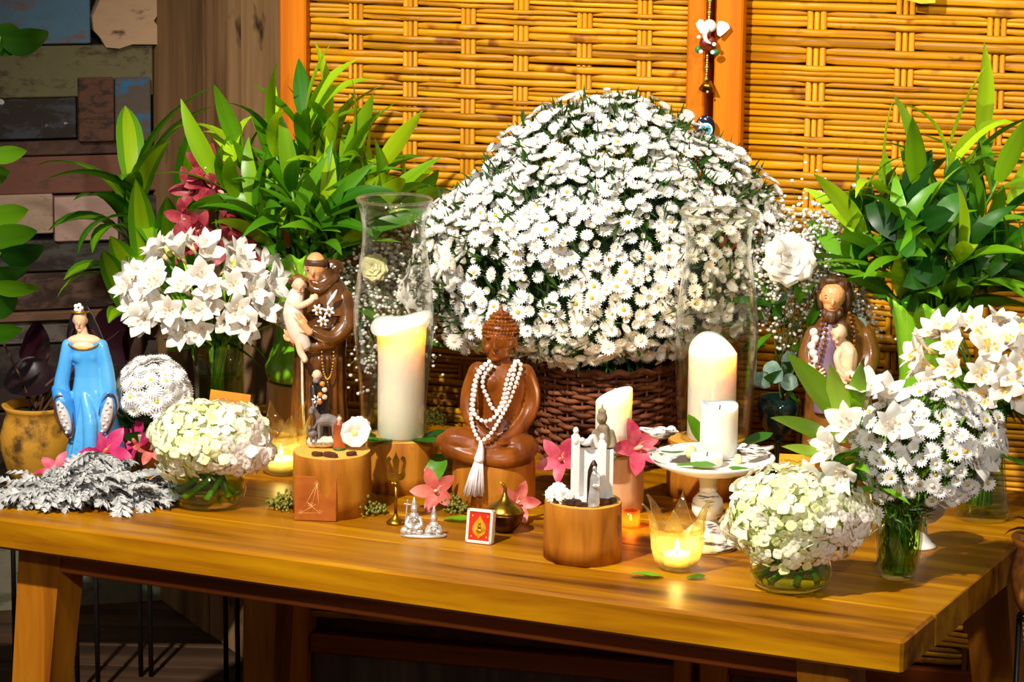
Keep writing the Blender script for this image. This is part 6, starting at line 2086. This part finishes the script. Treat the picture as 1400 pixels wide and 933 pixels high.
# little stone Buddha before the lit candle
g = Fig(825, 640, SC_top.z)
stb = thing('stone_buddha', 'little grey stone Buddha seated before the lit candle', 'figurine', on_z(824, 634, SC_top.z) + Vector((0, 0, .0006)))
g = Fig(824, 634, SC_top.z)
fuse('body', [E(g, 824, 626, 0, 20, 12, 8), CH(g, ((824, 620, 0), (824, 600, 0), (824, 588, 0)), (12, 11.5, 9)), CH(g, ((813, 592, 0), (810, 608, -4), (820, 620, -10)), (4.5, 4.5, 4)), CH(g, ((835, 592, 0), (838, 608, -4), (828, 620, -10)), (4.5, 4.5, 4)),
              C(g, (823, 584, 0), (823, 578, 0), 4.5), E(g, 822, 572, -1, 7.5, 7.5, 9.5), E(g, 822, 563, 0, 6, 6, 4), CH(g, ((822, 561, 0), (822, 553, 0)), (2.2, 0.8)), E(g, 820.5, 573, -8, 1.4, 2, 2)], STONE, stb, 0.0008, 1)

# amber glass with a flame, behind the front stump
g = Fig(862, 722)
s = g.s
am = thing('amber_glass', 'small orange glass with a burning tealight behind the front stump', 'candle holder', g.loc + Vector((0, 0, .0006)))
AMB = thin_glass('orange_glass', (1.0, 0.55, 0.22), 0.6, 0.05, 0.3, (1.0, 0.35, 0.05))
ob('cup', lathe([(9 * s, 0), (12 * s, 2 * s), (12 * s, 24 * s), (10.8 * s, 24 * s), (10.5 * s, 3 * s)], 20, wob=lambda a, i, z: 1 + 0.06 * math.cos(10 * a)), AMB, am)
flame(am, (0, 0, 8 * s), 0.008, 0.06)

# handwritten cards
CARD = simple('card_orange', 'd87a10', 'e8921c', 0.7, 30, rnd=None)
CARDY = simple('card_yellow', 'e8a818', 'f4c030', 0.7, 30, rnd=None)


def card(label, px, py, w, h, rz, tiltx, roll, mat, z=0.0):
    p = table_at(px, py, 0.0008 + z)
    s = mpp(p)
    t = thing('note_card', label, 'card', p, rz, None)
    t.rotation_euler = (tiltx, roll, rz)
    ob('sheet', box((0, 0, h * s / 2), (w * s, 0.0009, h * s)), mat, t, False)
    R = random.Random(px)
    for row in range(3):
        P = []
        x = -w * 0.36
        while x < w * 0.36:
            P.append((x * s, -0.0008, (h * (0.86 - 0.12 * row) + R.uniform(-1.6, 1.6)) * s)); x += R.uniform(1.2, 2.6)
        ob('handwriting', tube(P, 0.00022, 4), INK, t)


card('orange note card propped against the alstroemeria vase at the left', 306, 618, 56, 82, -0.12, -0.12, 0.10, CARD)
card('yellow note card standing behind the right hydrangea', 1086, 688, 50, 66, 0.10, -0.12, 0.06, CARDY)

# ------------------------------------------------------------------ hanging charm string
hp_ = on_plane(966, 60, W0 - WN * 0.045, WN)
s = mpp(hp_)


def HQ(px, py, d=0.0):
    q = on_plane(px, py, W0 - WN * 0.045, WN) - hp_
    return (q.x, q.y + d * s, q.z)


mob = thing('hanging_charm', 'hanging string of beads with an elephant-headed charm, brass bell and blue eye', 'wall charm', hp_)
CORD = simple('cord_dark', '3a3018', '5a4a24', 0.8, 60)
ob('cord', tube([HQ(972, -30), HQ(970, 10), HQ(969, 30), HQ(967, 80), HQ(965, 115), HQ(965, 160)], 0.0006, 5), CORD, mob)
BEADC = [simple('bead_green', '6a8a2c', '9ab848', 0.3, 60), simple('bead_silver', 'c8bca0', 'f0e8d0', 0.2, 60, metal=0.6), simple('bead_brass', '9a7a28', 'd0b050', 0.3, 60, metal=0.6)]
bms = [me('bead', ell((0, 0, 0), r * s, nu=8, nv=6), m) for r, m in zip((2.6, 1.7, 1.9), BEADC)]
for k in range(18):
    y = -28 + k * 3.2
    link('bead', bms[0 if k % 5 == 4 else 1 + k % 2], mob, HQ(972 - (y + 28) * .05, y, -1))
for k in range(11):
    y = 76 + k * 3.2
    link('bead', bms[0 if k in (5, 10) else 1 + k % 2], mob, HQ(967 - k * .15, y, -1))
gan = link('charm', me('charm', join(*[ell(HQ(x, y, d), (rx * s, ry * s, rz_ * s)) for x, y, d, rx, ry, rz_ in ((968, 60, 0, 12, 6, 11), (966, 47, -3, 6, 5, 7))]), simple('charm_red', '6a1c08', '9a3a18', 0.35, 60, rnd=None)), mob)
ob('elephant_head', join(ell(HQ(970, 35, -4), (9 * s, 6 * s, 9 * s)), chain([HQ(967, 38, -8), HQ(963, 46, -11), HQ(965, 54, -12), HQ(970, 58, -10)], [4 * s, 3.4 * s, 2.6 * s, 1.6 * s])), WHITE_P, gan)
ob('ear', prism([(HQ(981, 42)[0] + x * s, HQ(981, 42)[2] + z * s) for x, z in ((0, -6), (4, -8), (11, -2), (17, 4), (14, 10), (7, 13), (1, 13), (-2, 6))], -0.004, -0.002), WHITE_P, gan, False)
ob('ear', prism([(HQ(962, 38)[0] - x * s, HQ(962, 38)[2] + z * s) for x, z in ((0, -6), (4, -7), (9, 0), (11, 6), (6, 12), (1, 11), (-1, 4))], -0.004, -0.002), WHITE_P, gan, False)
for k in range(4):
    ob('hand', ell(HQ((955, 976, 958, 974)[k], (50, 60, 70, 71)[k], -7), (3 * s, 3 * s, 3 * s)), WHITE_P, gan)
ob('green_cloth', join(ell(HQ(954, 67, -4), (4 * s, 4 * s, 5 * s)), ell(HQ(977, 71, -4), (7 * s, 4 * s, 4 * s))), simple('cloth_green', '1c6a3a', '2f8a50', 0.35, 60, rnd=None), gan)
ob('bell', xf(lathe([(2 * s, 14 * s), (5 * s, 12 * s), (8 * s, 6 * s), (11 * s, -1 * s), (10 * s, -1 * s), (6 * s, 6 * s), (1 * s, 11 * s)], 28), TRS(HQ(966, 122, -2), (-0.5, 0.2, 0))), BRASS, mob)
ob('bell_clapper', ell(HQ(967, 125, -6), 2 * s, nu=8, nv=6), SILVER, mob)
EYEC = (HQ(964, 174, -3))
ob('eye_disc', ell(EYEC, (14 * s, 3.2 * s, 17 * s)), simple('glass_navy', '0a1028', '141c40', 0.08, 20, rnd=None, coat=0.8), mob)
for r_, c_, dd in ((10, 'f0f4f8', 2.6), (7.8, '3ab0e0', 3.2), (4, '0a1a30', 3.8)):
    ob('eye_ring', ell((EYEC[0] + 0.5 * s, EYEC[1] - dd * s, EYEC[2] - 3 * s), (r_ * s, 1.2 * s, r_ * s)), simple('eye_' + c_, c_, c_, 0.1, 20, rnd=None), mob)

# ------------------------------------------------------------------ plants at the left: stand, clay pot, striped and purple plants
BLACK = simple('black_iron', '0c0a0a', '1c1818', 0.45, 60)
ST = at_y(190, 900, 5.13); ST.z = 0
stand = thing('plant_stand', 'black iron hairpin-leg plant stand behind the left table end', 'plant stand', ST)


def rodpair(x1, x2, Y):
    a = at_y(x1, 860, Y) - ST; b = at_y(x2, 860, Y) - ST
    for q in (a, b):
        ob('leg_rod', tube([(q.x, q.y, 0), (q.x - 0.002, q.y, 0.355)], 0.0042, 8), BLACK, stand)


rodpair(105, 133, 5.06); rodpair(192, 206, 5.16); rodpair(309, 325, 5.12)
sx0 = at_y(-20, 640, 5.0).x - ST.x; sx1 = at_y(335, 640, 5.1).x - ST.x
ob('shelf', box(((sx0 + sx1) / 2, -0.01, 0.36), (sx1 - sx0, 0.24, 0.012), 0, 0.002), BLACK, stand, False)
for q in (0.02, 0.98):
    xx = sx0 + (sx1 - sx0) * q
    ob('leg_rod', tube([(xx, 0.08, 0), (xx, 0.08, 0.355)], 0.0042, 8), BLACK, stand)
SHZ = 0.3665
CLAY = simple('yellow_clay', '5a3a10', 'd89a28', 0.75, 26, rnd=None, bmp=0.2, lo=0.36, hi=0.5, detail=8)
cp_ = at_y(52, 640, 5.03)
s = mpp(cp_)
pot = thing('clay_pot', 'weathered yellow clay pot at the left behind the table', 'pot', (cp_.x, 5.03, SHZ))
hpot = max(0.08, at_y(52, 553, 5.03).z - SHZ)
ob('pot_body', lathe([(34 * s, 0), (42 * s, hpot * .15), (50 * s, hpot * .42), (51 * s, hpot * .6), (45 * s, hpot * .8), (41 * s, hpot * .88), (44 * s, hpot * .94), (48 * s, hpot), (43 * s, hpot), (38 * s, hpot * .88)], 48), CLAY, pot)
ob('soil', lathe([(0.001, hpot * .9), (40 * s, hpot * .9)], 32, cap0=False, cap1=False), MATS['soil'], pot)
pz = Vector((cp_.x, 5.03, SHZ + hpot * .9))
pp = thing('purple_plant', 'dark purple broad-leaved plant growing in the yellow clay pot', 'plant', pz)
R = random.Random(14)
LP = me('leaf', leaf(0.105, 0.088, 0.7, 1.7, 8, 0.15, 'oval', cols=4, wave=0.05), LEAF_PURPLE)
BRANCH = simple('branch_brown', '3a2418', '5a3c2a', 0.8, 60)


def PQ(px, py, Y): return at_y(px, py, Y) - pz


for (x, y, Y, az, sc, d) in ((150, 470, 5.10, 0.3, 1.15, (.6, -.4, .4)), (60, 500, 5.03, 3.6, 0.85, (-.3, -.6, .5)), (115, 505, 5.12, -1.0, 0.8, (0.2, -.7, .4)), (190, 440, 5.14, 0.2, 0.9, (.7, -.3, .4)), (30, 470, 5.08, 3.0, 0.8, (-.8, -.3, .4))):
    tip = PQ(x, y, Y)
    base_ = tip - Vector(d) * 0.05
    ob('branch', tube([(R.uniform(-.01, .01), 0, 0), Vector((0, 0, 0.03)).lerp(base_, .5), base_], 0.0028, 6), BRANCH, pp)
    link('leaf', LP, pp, base_, q_to(d, az), sc)
for (x, y) in ((5, 470), (28, 520)):
    ob('branch', tube([(-.01, 0, 0), PQ(x + 25, y + 50, 5.03), PQ(x, y, 5.03)], 0.002, 6), BRANCH, pp)
# striped dracaena
dp = at_y(185, 610, 5.12)
dpot = thing('flower_pot', 'dark pot of the striped dracaena on the iron stand', 'pot', (dp.x, 5.13, SHZ))
s = mpp(dp)
ob('pot_body', lathe([(32 * s, 0), (42 * s, 90 * s), (44 * s, 92 * s), (40 * s, 92 * s), (38 * s, 80 * s)], 32), simple('pot_dark', '2a1c14', '44301f', 0.6, 30), dpot)
ob('soil', lathe([(0.001, 80 * s), (39 * s, 80 * s)], 24, cap0=False, cap1=False), MATS['soil'], dpot)
dz0 = Vector((dp.x, 5.13, SHZ + 80 * s))
dra = thing('dracaena_plant', 'striped dracaena with long arching green leaves at the back left', 'plant', dz0)
ob('trunk', tube([(0, 0, 0), (0.004, 0, 0.18), (0, 0.0, 0.38)], [0.012, 0.011, 0.009], 10), BRANCH, dra)
idx = stripe_idx(9, 4, (1, 2))
DR = [me('leaf', leaf(L, W, a0, a1, 9, 0.18, 'strap', tw, cols=4), None, True, [LEAF_MID, LEAF_BRIGHT], idx) for L, W, a0, a1, tw in
      ((0.20, 0.054, 0.2, 1.9, 0.2), (0.17, 0.052, 0.3, 2.3, -0.2), (0.22, 0.056, 0.1, 1.2, 0.1), (0.18, 0.050, 0.5, 2.6, 0.3))]
for (h, az, k, sc) in ((0.20, 3.0, 0, 1.05), (0.16, 3.3, 1, 1.0), (0.22, 0.2, 2, 1.0), (0.20, -0.9, 2, 0.9), (0.12, -1.4, 1, 0.9), (0.18, -2.2, 0, 0.9), (0.08, -0.6, 3, 0.8), (0.10, 3.6, 3, 0.9), (0.24, 1.8, 2, 0.8), (0.15, 0.7, 1, 0.9),
                       (0.22, -1.6, 0, 0.75), (0.05, -1.9, 1, 0.7), (0.06, -1.1, 0, 0.7), (0.24, -0.2, 2, 1.1), (0.13, -0.3, 0, 0.85), (0.18, -1.2, 3, 0.8), (0.1, -2.6, 1, 0.9), (0.04, -0.2, 0, 0.7)):
    link('leaf', DR[k], dra, (0, 0, 0.08 + h * 1.15), (0, 0, az), sc)
for (x0, y0, x1, y1, W, bend, side) in ((200, 275, 60, 205, .040, 1.0, (0, -.3, -1)), (195, 300, 88, 305, .044, 1.4, (0, -.3, -1)), (250, 300, 272, 160, .050, 0.3, (0, -1, 0)), (205, 420, 188, 235, .046, 0.4, (0, -1, 0)),
                                        (228, 410, 232, 255, .046, 0.5, (0, -1, 0)), (205, 430, 150, 310, .044, 0.5, (0, -1, 0)), (190, 330, 118, 290, .04, 2.0, (-.3, -.5, -1)), (235, 440, 255, 290, .046, 0.4, (0, -1, 0)), (180, 440, 140, 330, .040, 0.5, (0, -1, 0))):
    a = at_y(x0, y0, 5.10) - dz0; b = at_y(x1, y1, 5.02) - dz0
    L = (b - a).length * (1 + 0.06 * bend)
    link('leaf', me('leaf', leaf(L, W, -bend * 0.35, bend * 0.9, 9, 0.18, 'strap', 0.1, cols=4), None, True, [LEAF_MID, LEAF_BRIGHT], idx), dra, a, q_face(b - a, side))
# broad-leaved plant reaching in from the far left
fp = at_y(-70, 560, 4.9)
lp = thing('broadleaf_plant', 'dark broad-leaved plant reaching in at the far left edge', 'plant', (fp.x, 4.9, SHZ))
l0 = Vector((fp.x, 4.9, SHZ))
BG = [me('leaf', leaf(0.12, 0.060, 0.9, 1.9, 8, 0.15, 'oval', cols=4, wave=0.04), LEAF_DARK), me('leaf', leaf(0.11, 0.040, 0.9, 1.6, 8, 0.2, 'lance', cols=2), LEAF_MID)]
for (x, y, az_d, k, sc) in ((-30, 60, (1, -.5, .2), 0, 0.85), (0, 50, (.9, -.5, -.7), 0, 0.9), (-20, 300, (1, -.3, .1), 1, 0.9), (-20, 325, (1, -.4, -.1), 1, 1.0), (0, 345, (.8, -.5, -.6), 0, 0.8), (-15, 370, (.7, -.5, -.8), 0, 0.7),
                           (-10, 390, (.7, -.5, -.5), 1, 0.8), (-25, 420, (.8, -.4, -.2), 0, 0.7), (-30, 460, (.8, -.4, 0), 1, 0.8), (-15, 215, (.9, -.4, .1), 1, 0.7), (-40, 250, (1, -.2, .2), 1, 0.9)):
    e = at_y(x, y, 4.9) - l0
    ob('stalk', tube([(0, 0, 0), (e.x * .4 - .01, 0, e.z * .6), e], 0.0022, 6), STEM_GREEN, lp)
    link('leaf', BG[k], lp, e, q_to(az_d, -PI / 2 * 0), sc)
lpp = thing('flower_pot', 'dark pot just outside the left edge under the broad-leaved plant', 'pot', (fp.x, 4.9, 0))
ob('pot_body', lathe([(0.05, 0), (0.07, SHZ * .98), (0.075, SHZ), (0.068, SHZ), (0.06, SHZ - .02)], 32), MATS['pot_dark'], lpp)

# ------------------------------------------------------------------ clay pot and dry leaves at the right edge
rp = at_y(1418, 840, 4.10)
s = mpp(rp)
zr0 = rp.z
rpot = thing('clay_pot', 'weathered orange clay pot at the right edge beyond the table', 'pot', (rp.x + 0.012, 4.10, zr0))
ob('pot_body', lathe([(34 * s, 0), (44 * s, 18 * s), (50 * s, 45 * s), (50 * s, 60 * s), (44 * s, 85 * s), (42 * s, 92 * s), (49 * s, 100 * s), (52 * s, 108 * s), (46 * s, 108 * s), (40 * s, 92 * s)], 48), simple('orange_clay', '6a3a18', 'd08428', 0.8, 22, rnd=None, bmp=0.2, lo=0.35, hi=0.55), rpot)
ob('soil', lathe([(0.001, 96 * s), (42 * s, 96 * s)], 24, cap0=False, cap1=False), MATS['soil'], rpot)
pst = thing('plant_stand', 'black iron plant stand under the right clay pot', 'plant stand', (rp.x + 0.012, 4.10, 0))
ob('ring', tube([(36 * s * math.cos(a), 36 * s * math.sin(a), zr0 - 0.004) for a in np.linspace(0, 2 * PI, 33)], 0.0035, 6, False), BLACK, pst)
for k in range(3):
    a = 2.9 + k * 2.09
    ob('leg_rod', tube([(40 * s * math.cos(a), 40 * s * math.sin(a), 0), (36 * s * math.cos(a), 36 * s * math.sin(a), zr0 - 0.004)], 0.004, 8), BLACK, pst)
dry = simple('dry_leaf', '3a2c1c', '8a6a48', 0.8, 40, bmp=0.3)
dr = thing('dry_plant', 'withered brown leaves drooping from the right clay pot over the table end', 'plant', (rp.x + 0.012, 4.10, zr0 + 96 * s))
for (az, L, a0, a1) in ((3.1, 0.075, 0.3, 2.3), (3.6, 0.06, 0.4, 2.6), (2.6, 0.07, 0.2, 1.8), (-1.8, 0.05, 0.4, 2.2)):
    ob('leaf', leaf(L, 0.016, a0, a1, 7, 0.5, 'lance', 0.6, cols=2), dry, dr, True, (0, 0, 0), (0, 0, az))
# long dark leaves at the right end
for nm, x0, y0, x1, y1, W, m in (('long dark green leaf with pale edge reaching in from the right end', 1430, 640, 1336, 622, 0.022, LEAF_DARK), ('dark reddish leaf at the right edge behind the lilies', 1430, 610, 1372, 562, 0.026, LEAF_PURPLE)):
    Y = 4.33
    a = at_y(x0, y0, Y); b = at_y(x1, y1, Y - 0.03)
    o = ob('leaf', leaf((b - a).length, W, 0.0, 0.25, 8, 0.25, 'lance', 0.3, cols=2), m, None, True, a, q_to(b - a, 1.2))
    tag(o, nm, 'leaf')
# yellow paper edge hanging at the top of the right wall
a = on_plane(1258, -6, W0 - WN * 0.03, WN); s = mpp(a)
o = ob('paper_pennant', prism([(-22 * s, 20 * s), (22 * s, 20 * s), (21 * s, -9 * s), (2 * s, -11 * s), (-20 * s, -6 * s)], -0.001, 0.001), CARDY, None, False, a, (0, 0, WYAW))
tag(o, 'lower edge of a yellow paper pennant hanging high on the right bamboo wall', 'pennant')
